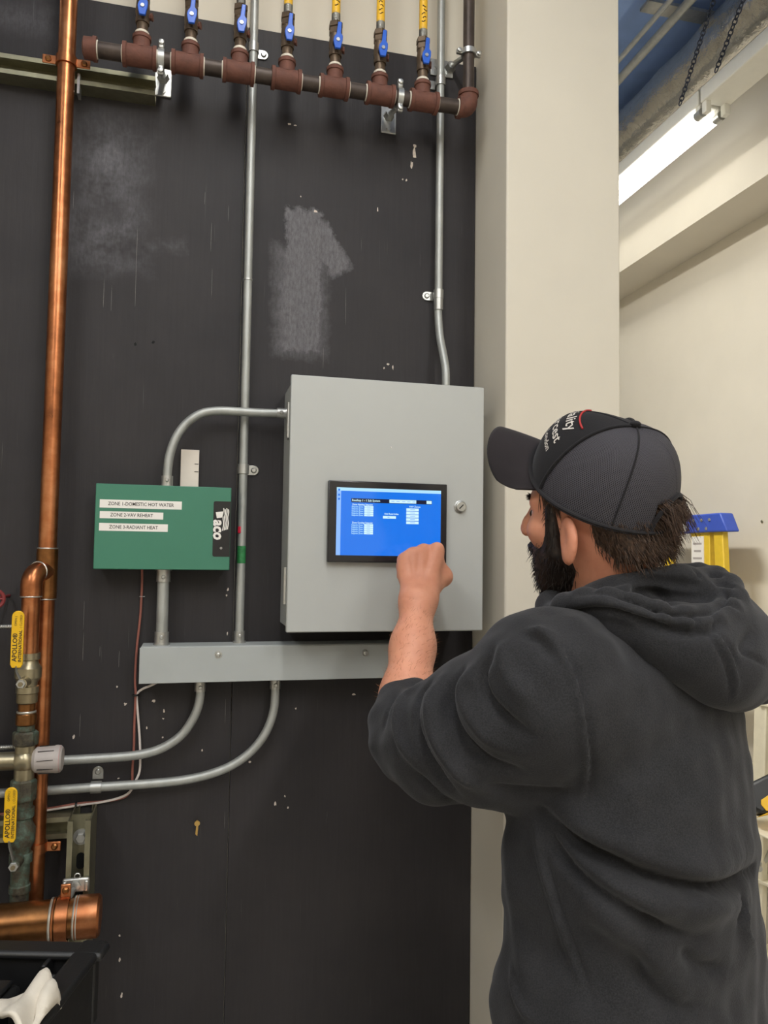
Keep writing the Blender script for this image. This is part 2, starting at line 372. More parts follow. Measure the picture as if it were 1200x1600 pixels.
def obround(c, hw, hh, ext, n=8):
    c = V(c); pts = [c+V((math.cos(a)*hw,0,hh+math.sin(a)*hw)) for a in [math.pi*i/n for i in range(n+1)]]+[c+V((math.cos(a)*hw,0,-hh+math.sin(a)*hw)) for a in [math.pi+math.pi*i/n for i in range(n+1)]]
    return MB().prism(pts,(0,ext,0))
for zz in (onY(124,1346,-.07).z, onY(124,1346,-.07).z-.06): obround((vx,-.0668,zz),.0075,.008,-.0006).build('slot', M['hole'], st3)
# ---------------------------------------------------------------- copper riser, tee, elbow, drop
RX, RY, RR = -.276, -.060, .0168
LX = onY(40,1150,-.1).x; LY = -.1
zL = lambda py: onY(40,py,LY).z
zr = lambda py: onY(75,py,RY).z
cr = thing('copper_riser', (RX,RY,.4), 'tall bright copper riser pipe with tee and elbow at left', 'pipe')
MB().cyl((RX,RY,.4),(RX,RY,CEIL),RR,n=24).build('pipe', M['copper'], cr)
zt = zr(893); LR = .0165
MB().lathe((RX,RY,zr(935)),(0,0,1),[(0,RR+.0005),(0,RR+.003),(zr(858)-zr(935),RR+.003),(zr(858)-zr(935),RR+.0005)],24).build('tee', M['copper_dull'], cr)
for py in (936,857): MB().torus((RX,RY,zr(py)),(0,0,1),RR+.0012,.0016,24,8).build('solder_ring', M['solder'], cr)
dv = V((LX-RX,LY-RY,0)); Ld = dv.length; dn = dv.normalized(); br = .024
elb = [V((RX,RY,zt))+dn*t for t in (0,.02,Ld-br)]+[V((RX,RY,zt))+dn*(Ld-br+br*math.sin(a))+V((0,0,-br+br*math.cos(a))) for a in [math.pi/2*i/8 for i in range(1,9)]]+[V((LX,LY,zt-br-.022))]
MB().tube(elb, LR+.003, 20).build('elbow', M['copper'], cr)
MB().torus(V((RX,RY,zt))+dn*.027,dn,LR+.002,.002,24,8).build('solder_ring', M['solder'], cr)
MB().torus((LX,LY,zt-br-.022),(0,0,1),LR+.0015,.0018,24,8).build('solder_ring', M['solder'], cr)
MB().cyl((LX,LY,zt-br-.02),(LX,LY,zL(1030)),LR,n=22).build('drop_pipe', M['copper'], cr)
# pipe clamps
def two_ear(c, rr, mat, label, name='pipe_clamp', w=.018, ang=0, ears=(-1,1), drop=0):
    c = V(c); t = thing(name, c, label, 'clamp', None)
    MB().band(c,(0,0,1),rr+.0005,rr+.0035,w).build('band', mat, t)
    e = V((math.cos(ang),math.sin(ang),0)); n = V((-e.y,e.x,0))
    for s in ears:
        ec = c+e*s*(rr+.014)+V((0,0,drop)); MB().obox(ec,(e,n,V((0,0,1))),(.0145,.0015,w/2)).build('ear', mat, t, 30, .002)
        MB().lathe(ec+e*s*.003-n*.001,-n,[(0,.0065),(.003,.0060),(.005,.0035)],14).build('screw', M['copper_dull'], t)
    return t
two_ear((RX,RY,zr(92)), RR, M['copper'], 'copper clamp fixing the riser to the upper strut', ang=0)
two_ear((RX,RY,zr(1322)), RR, M['copper'], 'copper clamp with one screw low on the riser', ears=(1,), ang=-.1)
MB_ = MB().box(RX+.019,RX+.024,-.044,-.02,zr(132),zr(100))
tag(MB_.build('strut_clip', M['steel']), 'thin bright steel clip in the strut beside the copper clamp', 'clip')
# ---------------------------------------------------------------- left valves
def lever_text(par, x, y, z, sc=1):
    text('lettering', 'APOLLO®', .0112*sc, M['ink'], par, (x-.0032,y,z-.040*sc), (0,0,1), (-1,0,0), .0003, bold=.0002)
    text('lettering', 'INTERNATIONAL', .0074*sc, M['ink'], par, (x+.0056,y,z-.041*sc), (0,0,1), (-1,0,0), .0003, bold=.00015)
    text('lettering', 'OPEN )', .0055*sc, M['ink'], par, (x-.0032,y,z+.024*sc), (0,0,1), (-1,0,0), .0003)
    text('lettering', '( CLOSED', .0055*sc, M['ink'], par, (x+.0056,y,z+.020*sc), (0,0,1), (-1,0,0), .0003)
def ball_valve(ztop, zbot, zp, lx0, lpy0, lpy1, label, bodymat, label_l):
    t = thing('ball_valve', (LX,LY,zbot), label, 'valve')
    H = ztop-zbot
    MB().lathe((LX,LY,zbot),(0,0,1),[(0,.020),(H*.16,.020),(H*.18,.017),(H*.26,.018),(H*.38,.0235),(H*.62,.0235),(H*.74,.018),(H*.82,.017),(H*.84,.0205),(H,.0205)],24).build('body', bodymat, t)
    yf = LY-.045
    px_ = V((onY(lx0,(lpy0+lpy1)/2,yf).x,yf,0))
    MB().cyl((LX,LY,zp),(LX-.001,yf-.004,zp),.011,.009,20).build('stem_boss', bodymat, t)
    MB().lathe((LX-.002,yf-.003,zp),(0,-1,0),[(0,.0085),(.005,.0085),(.006,.0075)],6).build('nut', M['steel'], t)
    MB().lathe((LX-.002,yf-.009,zp),(0,-1,0),[(0,.004),(.003,.004)],12).build('stud', M['brass'], t)
    z1, z0 = onY(lx0,lpy0,yf).z, onY(lx0,lpy1,yf).z; x = px_.x; hw = .0105
    outline = [V((x+hw*math.cos(a),yf-.006,z1-hw+hw*math.sin(a))) for a in [math.pi*i/8 for i in range(9)]]+[V((x-hw,yf-.006,z0+.006)),V((x-hw*.7,yf-.006,z0)),V((x+hw*.7,yf-.006,z0)),V((x+hw,yf-.006,z0+.006))]
    lv = MB().prism(outline,(0,.004,0)).build('lever', M['yellow'], t, 30, .0012)
    lever_text(lv, x, yf-.0062, (z0+z1)/2)
    MB().tube([V((x,yf-.003,z0+.004)),V((x,yf-.002,z0-.006)),V((LX-.003,yf+.002,zp+.004))],.006,8,flat=.3).build('lever_shank', M['steel'], t)
    return t
ball_valve(zL(1020),zL(1082),zL(1062),28,954,1043,'upper ball valve with yellow lever on the left copper drop',M['nickel'],'')
t = thing('pipe_coupling', (LX,LY,zL(1165)), 'stacked brass and greenish unions between the two yellow-lever valves', 'pipe fitting')
for n_, a, b, r, m in (('adapter',1082,1098,.0185,'brass'),('nipple',1098,1118,.0155,'copper_dull'),('solder_joint',1110,1114,.0175,'solder'),('cup',1114,1132,.0185,'copper_dull'),('union_tail',1132,1142,.0155,'verdigris')):
    MB().lathe((LX,LY,zL(b)),(0,0,1),[(0,r-.001),(.0015,r),(zL(a)-zL(b)-.0015,r),(zL(a)-zL(b),r-.001)],22).build(n_, M[m], t)
MB().lathe((LX,LY,zL(1164)),(0,0,1),[(0,.021),(.003,.0228),(zL(1142)-zL(1164)-.003,.0228),(zL(1142)-zL(1164),.020)],8).build('union_nut', M['verdigris'], t, 20)
zm = zL(1188)
t = thing('mixing_valve', (LX,LY,zL(1225)), 'cross-shaped brass mixing valve with grey ribbed dial', 'valve')
MB().sphere((LX,LY,zm),.0235).cyl((LX,LY,zL(1225)),(LX,LY,zL(1160)),.0175).cyl((LX-.9,LY,zm),(LX+.012,LY,zm),.0165).lathe((LX-.135,LY,zm),(1,0,0),[(0,.02),(.035,.02)],8).build('body', M['nickel'], t)
kx0, kx1 = onY(56,1187,LY).x, onY(98,1183,LY).x; kl = kx1-kx0
kn = MB().lathe((kx0,LY,zm),(1,0,0.0),[(-.008,.014),(-.004,.019),(.001,.0235),(kl*.8,.0255),(kl*.93,.0245),(kl,.021),(kl,.002)],28).build('dial', M['knob'], t)
for q in range(9):
    a = 2*math.pi*q/9+.2; d = V((0,math.cos(a),math.sin(a)))
    MB().obox(V((kx0+kl*.42,LY,zm))+d*.0248,(V((1,0,.03)).normalized(),d.cross(V((1,0,0))),d),(kl*.3,.0004,.0012)).build('dial_mark', M['ink'], kn, 0)
MB().torus((kx1-.004,LY,zm),(1,0,0),.0236,.0012,28,6).build('red_ring', plain('dial_ring', srgb(176,120,116), .5), kn)
t = thing('pipe_coupling', (LX,LY,zL(1250)), 'greenish union nut right below the mixing valve', 'pipe fitting')
MB().lathe((LX,LY,zL(1250)),(0,0,1),[(0,.0215),(.003,.023),(zL(1217)-zL(1250)-.003,.023),(zL(1217)-zL(1250),.020)],8).build('union_nut', M['verdigris'], t, 20)
MB().lathe((LX,LY,zL(1262)),(0,0,1),[(0,.017),(zL(1250)-zL(1262),.017)],22).build('union_tail', M['verdigris'], t)
ball_valve(zL(1262),zL(1346),zL(1337),17,1229,1315,'lower corroded ball valve with yellow lever above the copper header',M['verdigris'],'')
# ---------------------------------------------------------------- copper header
HY = -.142; h0, h1 = onY(-140,1458,HY), onY(157,1430,HY); hz = h1.z; HR = .036
hd = thing('copper_header', (h1.x,HY,hz), 'thick capped copper header pipe at lower left', 'pipe')
MB().cyl((h1.x-.75,HY,hz),(onY(121,1430,HY).x,HY,hz),HR-.002,n=32).build('pipe', M['copper_dull'], hd)
MB().lathe((onY(119,1430,HY).x,HY,hz),(1,0,0),[(0,HR-.0015),(0,HR+.001),(h1.x-onY(119,1430,HY).x-.004,HR+.001),(h1.x-onY(119,1430,HY).x,HR-.003),(h1.x-onY(119,1430,HY).x,.001)],32).build('end_cap', M['copper'], hd)
for px_, m in ((118,'solder'),(122,'solder'),(81,'solder'),(85,'copper')): MB().torus((onY(px_,1430,HY).x,HY,hz),(1,0,0),HR-.0012,.0026,32,8).build('solder_ring', M[m], hd)
MB().lathe((LX,LY,hz),(0,0,1),[(0,.0165),(zL(1346)-hz,.0165)],20).build('riser_stub', M['verdigris'], hd)
MB().lathe((LX,LY,zL(1392)),(0,0,1),[(0,.019),(.012,.019),(.014,.0165)],20).build('stub_collar', M['verdigris'], hd)
cl = thing('header_clamp', (onY(99,1430,HY).x,HY,hz), 'copper strap clamp hanging the header from the strut post', 'clamp')
cx = onY(99,1430,HY).x
MB().band((cx,HY,hz),(1,0,0),HR,HR+.0035,.02,32).build('band', M['copper'], cl)
MB().obox((cx+.003,HY-.002,hz+HR+.012),(V((1,0,0)),V((0,1,0)),V((0,0,1))),(.009,.0025,.014)).build('ear', M['copper'], cl, 30, .002)
MB().lathe((cx+.003,HY-.004,hz+HR+.015),(0,-1,0),[(0,.0065),(.003,.006),(.005,.003)],14).build('screw', M['copper_dull'], cl)
MB().tube([V((cx+.008,HY+.004,hz+HR-.004)),V((vx-.002,-.112,onY(118,1385,-.115).z))],.0048,10).build('threaded_rod', M['steel'], cl)
pz = onY(119,1384,-.115).z
MB().obox((vx-.001,-.111,pz),(V((1,0,0)),V((0,1,0)),V((0,0,1))),(.0235,.004,.013)).build('nut_plate', M['steel'], cl, 30, .003)
for s in (-1,1): MB().obox((vx-.001+s*.019,-.116,pz),(V((1,0,0)),V((0,1,0)),V((0,0,1))),(.0035,.005,.010)).build('plate_wing', M['steel'], cl, 30, .002)
MB().lathe((vx-.001,-.115,pz),(0,-1,0),[(0,.010),(.005,.0095),(.006,.007)],6).build('nut', M['steel'], cl)
MB().torus((vx+.001,-.112,pz+.016),(0,1,0),.005,.0012,14,6).build('wire_loop', M['steel'], cl)
def flex(px0, py0, px1, py1, Y, r, label):
    a, b = onY(px0,py0,Y), onY(px1,py1,Y); L = (b-a).length; prof = []; n = int(L/.004)
    for i in range(n+1): prof += [(i*L/n,r*.82),(i*L/n+L/n*.5,r)]
    tag(MB().lathe(a,b-a,prof,14).build('flexible_cable', M['steel']), label, 'cable')
flex(-500,984,22,979,-.075,.0045,'short silver armoured cable behind the upper yellow lever')
flex(-500,1200,22,1167,-.075,.0045,'short silver armoured cable beside the mixing valve')
c = onY(-9,936,-.12); tag(MB().torus(c,(.3,-1,0),.016,.0035,20,8).cyl(c,V((c.x,-.001,c.z)),.003).cyl(c+V((-.015,-.004,0)),c+V((.015,.004,0)),.002).build('valve_handwheel', plain('dark_red_enamel', srgb(120,40,42), .5)), 'dark red handwheel edge at the left border', 'handwheel')
# ---------------------------------------------------------------- gas manifold
GY = -.1; gz = 2.548
gx = lambda px: onY(px, 72+(px-140)*.1714, GY).x
gh = lambda py: onY(659,py,GY).z
mf = thing('gas_manifold', (gx(140),GY,gz), 'black iron gas manifold of seven rusty tees along the top of the board', 'pipe')
tees = [(192,245),(268,318),(348,397),(424,470),(499,544),(572,615),(640,683)]
brx = [gx(a) for a in (221,297,374,448,523,593,660)]
x_e = gx(729)
MB().cyl((gx(140),GY,gz),(x_e,GY,gz),.0158,n=22).build('pipe', M['iron'], mf)
MB().lathe((gx(129),GY,gz),(1,0,0),[(0,.012),(.003,.0205),(gx(146)-gx(129),.0215),(gx(146)-gx(129),.0235),(gx(152)-gx(129),.0235),(gx(152)-gx(129),.016)],22).build('end_cap', M['rust'], mf)
MB().lathe((gx(152)-.001,GY,gz),(1,0,0),[(0,.0182),(.003,.0165)],20).build('sealant', M['tape'], mf)
for i, (a, b) in enumerate(tees):
    x0, x1 = gx(a), gx(b); L = x1-x0; c = (x0+x1)/2; e = .007
    te = MB().lathe((x0,GY,gz),(1,0,0),[(0,.0155),(0,.0235),(e,.0235),(e+.001,.0208),(L-e-.001,.0208),(L-e,.0235),(L,.0235),(L,.0155)],24)
    te.lathe((brx[i],GY,gz),(0,0,1),[(.012,.018),(.027,.0165),(.033,.0165),(.034,.0185),(.041,.0185),(.041,.012)],22); te.build('tee', M['rust'], mf)
    MB().lathe((x1-.0008,GY,gz),(1,0,0),[(0,.0184),(.0032,.0168)],20).build('sealant', M['tape'], mf)
    if i != 3: MB().lathe((x0-.0022,GY,gz),(1,0,0),[(0,.0162),(.003,.0178)],20).build('sealant', M['tape'], mf)
eb = .016; ez = [V((gx(716),GY,gz)),V((gx(722),GY,gz))]+[V((x_e-eb+eb*math.sin(a)+.004,GY,gz+eb-eb*math.cos(a))) for a in [math.pi/2*i/6 for i in range(7)]]+[V((x_e+.004,GY,gz+.034))]
MB().tube(ez,.0205,20).build('elbow', M['rust'], mf)
MB().lathe((x_e+.004,GY,gz+.028),(0,0,1),[(0,.023),(.009,.023)],20).lathe((gx(715),GY,gz),(1,0,0),[(0,.0235),(.008,.0235)],20).build('elbow_collar', M['rust'], mf)
MB().lathe((gx(714),GY,gz),(1,0,0),[(0,.0165),(.003,.019)],20).build('sealant', M['tape'], mf)
MB().cyl((x_e+.004,GY,gz+.03),(x_e+.004,GY,CEIL),.0128,n=18).build('supply_pipe', M['iron'], mf)
# valves and tubes
ords = ['first','second','third','fourth','fifth','sixth','seventh']
zN, zR, zH, zhex0, zhex1, zth = gh(112), gh(126), gh(97), gh(79), gh(60), gh(46)
def gas_valve(i):
    x = brx[i]; t = thing('gas_valve', (x,GY,zR), f'{ords[i]} blue-lever gas valve from the left on the manifold', 'valve', 'gas valves on the manifold')
    MB().lathe((x,GY,gz+.036),(0,0,1),[(0,.0112),(zN-gz-.036,.0112)],18).build('nipple', M['valve'], t)
    MB().lathe((x,GY,zR-.002),(0,0,1),[(0,.0135),(.004,.0138),(.006,.0115)],18).build('sealant', M['tape'], t)
    H = zhex0-zN
    MB().lathe((x,GY,zN),(0,0,1),[(0,.0135),(H*.2,.0140),(H*.3,.0128),(H*.5,.0145),(H*.75,.0135),(H,.0125)],18).build('body', M['valve'], t)
    MB().lathe((x,GY,zhex0-.001),(0,0,1),[(0,.0135),(.002,.0148),((zhex1-zhex0)*.45,.0148),((zhex1-zhex0)*.5,.0125),((zhex1-zhex0)*.56,.0155),((zhex1-zhex0)*.94,.0155),(zhex1-zhex0,.012)],6).build('hex_nut', M['valve'], t, 20)
    pr = []; z = 0; L = zth-zhex1
    while z < L: pr += [(z,.0082),(z+.0013,.0094),(z+.0026,.0082)]; z += .0028
    MB().lathe((x,GY,zhex1),(0,0,1),pr,16).build('ferrule', M['steel'], t)
    MB().lathe((x+.010,GY+.002,zH-.004),(1,-.25,0),[(0,.006),(.006,.006),(.007,.0075),(.010,.0075)],8).build('test_plug', M['rust'], t)
    yf = GY-.020; tilt = .012+.003*random.uniform(-1,1)
    MB().cyl((x,GY-.008,zH),(x,yf,zH),.0085,n=16).build('stem', M['valve'], t)
    o = [(-.004,.040),(.004,.040),(.0048,.016),(.0095,.010),(.0100,0),(.008,-.008),(.006,-.018),(-.006,-.018),(-.0085,-.008),(-.0095,0),(-.0085,.007),(-.0045,.014)]
    lv = MB().prism([V((x+.001+a+tilt*b*8 if b > 0 else x+.001+a,yf,zH+b)) for a,b in o],(0,-.006,0)).build('lever', M['blue'], t, 30, .0012)
    MB().lathe((x+.001,yf-.006,zH),(0,-1,0),[(0,.0042),(.002,.0038)],10).build('screw', M['steel'], lv)
for i in range(7): gas_valve(i)
for i in range(7):
    x = brx[i]; t = thing('gas_tube', (x,GY,zth), f'yellow flexible gas tube above the {ords[i]} blue-lever valve', 'tube', 'yellow gas tubes over the manifold')
    MB().cyl((x,GY,zth-.002),(x,GY,CEIL),.0092,n=16).build('jacket', M['csst'], t)
    for k in range(3):
        mk = MB(); rnd = random.Random(i*10+k); z = zth+.014+.07*k
        for q in range(5):
            zz = z+q*.0085; a0 = rnd.uniform(-.6,.3); p = [V((x+.0095*math.sin(a),GY-.0095*math.cos(a),zz+.002*math.sin(5*a+q))) for a in (a0-.3,a0,a0+.25,a0+.5)]
            mk.tube(p,.0009,5)
        mk.build('tube_print', M['ink'], t)
# split-ring hangers
def hanger(px, zc, wx, wz, label):
    x = gx(px); t = thing('pipe_hanger', (x,GY,zc), label, 'pipe hanger')
    MB().band((x,GY,zc),(1,0,0),.0165,.0205,.012,26).build('ring', M['steel'], t)
    for s, dz in ((1,.028),(-1,-.026)):
        MB().obox((x,GY-.006,zc+dz),(V((1,0,0)),V((0,1,0)),V((0,0,1))),(.006,.005,.010)).build('ear', M['steel'], t, 30, .003)
        MB().lathe((x,GY-.011,zc+dz+.002*s),(0,-1,0),[(0,.0058),(.003,.0052),(.004,.003)],12).build('screw', M['steel'], t)
    MB().cyl((x,GY+.018,zc-.012),(x,-.012,wz+.008),.0062,n=12).build('rod', M['steel'], t)
    MB().lathe((x,-.022,wz+.008),(0,1,0),[(0,.0095),(.012,.011),(.018,.014)],6).build('flange', M['steel'], t, 20)
    MB().box(x-.018,x+.018,-.005,0,wz-.032,wz+.030).build('plate', M['steel'], t, 30, .0015)
    MB().lathe((x,-.005,wz-.022),(0,-1,0),[(0,.0055),(.003,.005)],6).build('plate_screw', M['steel'], t)
hanger(252,gz,0,onY(255,130,0).z,'steel split-ring hanger on the manifold near the strut end')
hanger(624,gz,0,onY(614,190,0).z,'steel split-ring hanger on the manifold near the right end')
xs = x_e+.004; zs = onY(738,84,GY).z
t = thing('pipe_hanger', (xs,GY,zs), 'steel ring hanger gripping the vertical iron supply pipe', 'pipe hanger')
MB().band((xs,GY,zs),(0,0,1),.0135,.0170,.012,24).build('ring', M['steel'], t)
for s in (-1,1):
    MB().obox((xs+s*.021,GY,zs),(V((1,0,0)),V((0,1,0)),V((0,0,1))),(.008,.005,.006)).build('ear', M['steel'], t, 30, .003)
    MB().lathe((xs+s*.023,GY-.005,zs),(0,-1,0),[(0,.0055),(.003,.005),(.004,.003)],12).build('screw', M['steel'], t)
wz = onY(711,112,0).z; MB().cyl((xs-.004,GY+.014,zs),(xs-.01,-.012,wz+.006),.006,n=12).build('rod', M['steel'], t)
MB().box(xs-.060,xs-.004,-.005,0,wz-.020,wz+.020).build('plate', M['steel'], t, 30, .0015)
MB().lathe((xs-.012,-.02,wz+.003),(0,1,0),[(0,.0095),(.016,.014)],6).build('flange', M['steel'], t, 20)
MB().lathe((xs-.045,-.005,wz),(0,-1,0),[(0,.0055),(.003,.005)],6).build('plate_screw', M['steel'], t)
# ---------------------------------------------------------------- conduits
ER = .0090
def connector(par, p, d, r=.0112, L=.024, ring=True):
    p, d = V(p), V(d).normalized()
    c = MB().lathe(p,d,[(0,r+.0022),(.004,r+.0022),(.004,r),(L,r),(L,r-.002)],20).build('connector', M['steel'], par)
    q = p+d*(L*.62)+V((0,-r+.0005,0)); MB().lathe(q,(0,-1,0),[(0,.0042),(.003,.0040),(.004,.0026)],12).build('set_screw', M['steel'], c)
def strap(c, label, ear=1, along=(0,0,1), r=ER):
    c = V(c); al = V(along); t = thing('conduit_strap', c, label, 'strap', 'one-hole conduit straps')
    MB().band(c,al,r+.0003,r+.0026,.020,22).build('band', M['steel'], t)
    sd = V((0,1,0)).cross(al).normalized()*ear
    e = c+sd*(r+.010); e.y = -.0035; n = 10; w = .0105
    pts = [e-sd*.011+al*w,e-sd*.011-al*w]+[e+sd*.004+sd*w*math.cos(a)+al*w*math.sin(a) for a in [-math.pi/2+math.pi*i/n for i in range(n+1)]]
    MB().prism([V((p.x,-.0035,p.z)) for p in pts],(0,.0035,0)).build('ear', M['steel'], t, 30, .0008)
    s = e+sd*.004; MB().lathe((s.x,-.0035,s.z),(0,-1,0),[(0,.0062),(.002,.0058),(.0035,.004)],12).build('screw', M['steel'], t)
AX = onY(386,500,-.02).x; AY = -.02
TZ0, TZ1, TX0, TX1, TY = 1.294, 1.366, -.098, .506, -.075
c = thing('steel_conduit', (AX,AY,TZ1), 'straight steel conduit running from the ceiling into the trough', 'conduit', 'steel conduits on the board')
MB().cyl((AX,AY,TZ1),(AX,AY,CEIL),ER,n=18).build('tube', M['emt'], c)
connector(c,(AX,AY,TZ1),(0,0,1)); MB().lathe((AX,AY,onY(383,438,AY).z),(0,0,1),[(0,ER+.0012),(.003,ER+.0012)],18).build('joint', M['steel'], c)
z_ = onY(375,880,AY).z; MB().lathe((AX,AY,z_),(0,0,1),[(0,ER+.0003),(onY(375,853,AY).z-z_,ER+.0003)],18).build('green_tape', M['greenink'], c)
z_ = onY(373,828,AY).z; MB().obox((AX-.0055,AY-.0068,z_),(V((.8,-.6,0)),V((.6,.8,0)),V((0,0,1))),(.0035,.0018,.007)).build('red_mark', M['red'], c, 30, .001)
strap((AX,AY,onY(380,733,AY).z),'conduit strap with white ear just left of the grey enclosure',1)
strap((AX,AY,onY(393,75,AY).z),'conduit strap just above the manifold on the left conduit',1)
BX = onY(686,380,-.02).x
c = thing('steel_conduit', (BX,-.09,1.908), 'steel conduit with an offset bend entering the enclosure top', 'conduit', 'steel conduits on the board')
zb = onY(684,478,-.02).z
MB().cyl((BX,-.02,zb),(BX,-.02,CEIL),ER,n=18).build('tube', M['emt'], c)
z0, z1, z2, z3 = onY(684,492,-.02).z, onY(686,525,-.03).z, onY(690,560,-.06).z, 1.900
MB().tube(smoothcurve([(BX,-.02,zb),(BX,-.02,z0),(BX+.001,-.030,z1),(BX+.003,-.056,z2),(BX+.004,-.066,z2-.035),(BX+.004,-.067,z3)],8),ER,18).build('offset_bend', M['emt'], c)
MB().lathe((BX,-.02,zb-.010),(0,0,1),[(0,ER),(0,.0108),(.032,.0108),(.032,ER)],18).build('coupling', M['steel'], c)
strap((BX,-.02,onY(684,460,-.02).z),'conduit strap at the coupling above the grey enclosure',-1)
strap((BX,-.02,onY(689,128,-.02).z),'conduit strap beside the seventh gas valve',-1)
CY = -.05; cp = [onY(a,b,CY) for a,b in ((443,646),(405,645),(372,643),(340,642),(315,646),(293,660),(276,682),(266,708),(262,733),(261,756))]
c = thing('steel_conduit', cp[-1], 'quarter-bend steel conduit arching from green box to grey enclosure', 'conduit', 'steel conduits on the board')
MB().tube(smoothcurve(cp,5),ER,18).build('tube', M['emt'], c)
connector(c,cp[0]+V((.008,0,0)),(-1,0,0),L=.022); connector(c,(cp[-1].x,CY,1.684),(0,0,1))
dx = (onY(256,900,-.04).x+onY(252,1000,-.04).x)/2
c = thing('conduit_nipple', (dx,-.04,TZ1), 'short thick steel conduit between green box and trough', 'conduit', 'steel conduits on the board')
MB().cyl((dx,-.04,TZ1),(dx,-.04,1.520),.0117,n=20).build('tube', M['emt'], c)
connector(c,(dx,-.04,TZ1),(0,0,1),.0142,.026); connector(c,(dx,-.04,1.519),(0,0,-1),.0142,.026)
def low(name, pts, Y, label):
    P = smoothcurve([onY(a,b,Y) for a,b in pts],5); c = thing(name, P[0], label, 'conduit', 'steel conduits on the board')
    MB().tube(P,ER,18).build('tube', M['emt'], c); connector(c,(P[0].x,Y,TZ0),(0,0,-1)); return c
low('steel_conduit',[(313,1066),(313,1085),(309,1106),(300,1126),(286,1146),(266,1162),(240,1174),(205,1181),(150,1185),(95,1188),(20,1191),(-90,1196),(-300,1207),(-600,1222)],-.035,'steel conduit curving left from the trough towards the grey dial')
low('steel_conduit',[(430,1066),(430,1085),(428,1108),(421,1132),(408,1156),(388,1178),(362,1196),(330,1209),(292,1218),(240,1224),(150,1230),(60,1236),(-90,1245),(-300,1258),(-600,1275)],-.03,'lower steel conduit sweeping left under the grey dial')
q = onY(150,1230,-.03); strap(q,'conduit strap with upright ear on the lowest conduit',-1,(1,0,0))
# ---------------------------------------------------------------- wire trough
t = thing('wire_trough', ((TX0+TX1)/2,TY,TZ0), 'long grey metal wire trough below green box and enclosure', 'trough')
MB().box(TX0+.002,TX1-.002,TY+.003,-.002,TZ0+.001,TZ1).build('body', M['trough'], t, 30, .001)
MB().box(TX0,TX1,TY,TY+.003,TZ0,TZ1-.0015).build('cover', M['trough'], t, 30, .001)
for px,py in ((341,1023),(571,1020)):
    p = onY(px,py,TY); MB().lathe(p,(0,-1,0),[(0,.0075),(.001,.0072),(.001,.0048),(.004,.0042),(.005,.002)],14).build('cover_screw', M['steel'], t)
# ---------------------------------------------------------------- green zone control box
GX0, GX1, GZ0, GZ1, GF = -.1905, .0715, 1.518, 1.6865, -.07
t = thing('control_box', ((GX0+GX1)/2,GF,GZ0), 'green metal zone control box with white label strips', 'control box')
MB().box(GX0+.004,GX1-.004,-.055,-.001,GZ0+.002,GZ1-.002).build('base', M['green_dark'], t, 30, .001)
cv = MB().box(GX0,GX1,GF,-.052,GZ0,GZ1).build('cover', M['green'], t, 30, .0016)
def rectpx(px0, py0, px1, py1, Y): a, b = onY(px0,py0,Y), onY(px1,py1,Y); return a.x, b.x, b.z, a.z
for (x0,y0,x1,y1,s) in ((156,780,284,793,'ZONE 1-DOMESTIC HOT WATER'),(156,798.5,255,809.5,'ZONE 2-VAV REHEAT'),(155,817,262,829,'ZONE 3-RADIANT HEAT')):
    a = onY(x0,y0,GF); b = onY(x0,y1,GF); e = onY(x1,y1,GF)
    lb = MB().box(a.x,e.x,GF-.0006,GF+.001,b.z,a.z).build('label_strip', M['label'], t, 0)
    text('lettering', s, .0098, M['ink'], lb, ((a.x+e.x)/2,GF-.0007,(a.z+b.z)/2), (1,0,0), (0,0,1), .0002, 'CENTER', bold=.00008, stretch=.86)
a, b = onY(334,783,GF), onY(360,870,GF); bx0, bx1, bz0, bz1 = a.x, GX1-.0006, b.z, a.z; rr = .004
cor = [(bx1,bz1),(bx1,bz0)]+[(bx0+rr-rr*math.sin(q),bz0+rr-rr*math.cos(q)) for q in [math.pi/2*i/5 for i in range(6)]]+[(bx0+rr-rr*math.cos(q),bz1-rr+rr*math.sin(q)) for q in [math.pi/2*i/5 for i in range(6)]]
bd = MB().prism([V((x,GF-.0003,z)) for x,z in cor],(0,-.0006,0)).build('badge', M['badge'], t, 0)
# lettering read from top to bottom: a big T with wavy stripes, then the small letters
yb = GF-.001; u0 = bz1-.010; xl = bx0+.0035
def bpt(s, w): return V((xl+w, yb, u0-s))             # s along reading direction, w up the letters
MB().prism([bpt(.0125,.001),bpt(.0245,.0035),bpt(.0225,.0175),bpt(.0105,.0175)],(0,-.0004,0)).build('logo_stem', M['label'], bd, 0)
for k in range(4):
    w0 = .0165+k*.0031; s0, s1 = (.004+.002*(k % 2),.050-.001*k); pts = []
    for i in range(15): s = s0+(s1-s0)*i/14; pts.append(bpt(s, w0+.0008*math.sin(i*.8)+.0011))
    for i in range(14,-1,-1): s = s0+(s1-s0)*i/14; pts.append(bpt(s, w0+.0008*math.sin(i*.8)-.0009))
    MB().prism(pts,(0,-.0004,0)).build('logo_stripe', M['label'], bd, 0)
text('lettering', 'aco', .031, M['label'], bd, (xl+.0072,yb,u0-.0275), (0,0,-1), (1,0,0), .0002, bold=.0011, stretch=.92, shear=.12)
text('lettering', '®', .0065, M['label'], bd, (xl+.013,yb,u0-.083), (0,0,-1), (1,0,0), .0002)
# white strip behind the box
a, b = onY(283,702,-.012), onY(310,760,-.012)
t = thing('white_tag', ((a.x+b.x)/2,-.006,b.z-.02), 'white plastic strip standing up behind the green box', 'tag')
MB().box(a.x,b.x,-.012,0,b.z-.03,a.z).build('strip', M['white'], t, 30, .0008)
for py in (725,737): z = onY(305,py,-.012).z; MB().box(b.x-.009,b.x-.001,-.0127,-.0115,z-.0007,z+.0007).build('tick', M['ink'], t, 0)
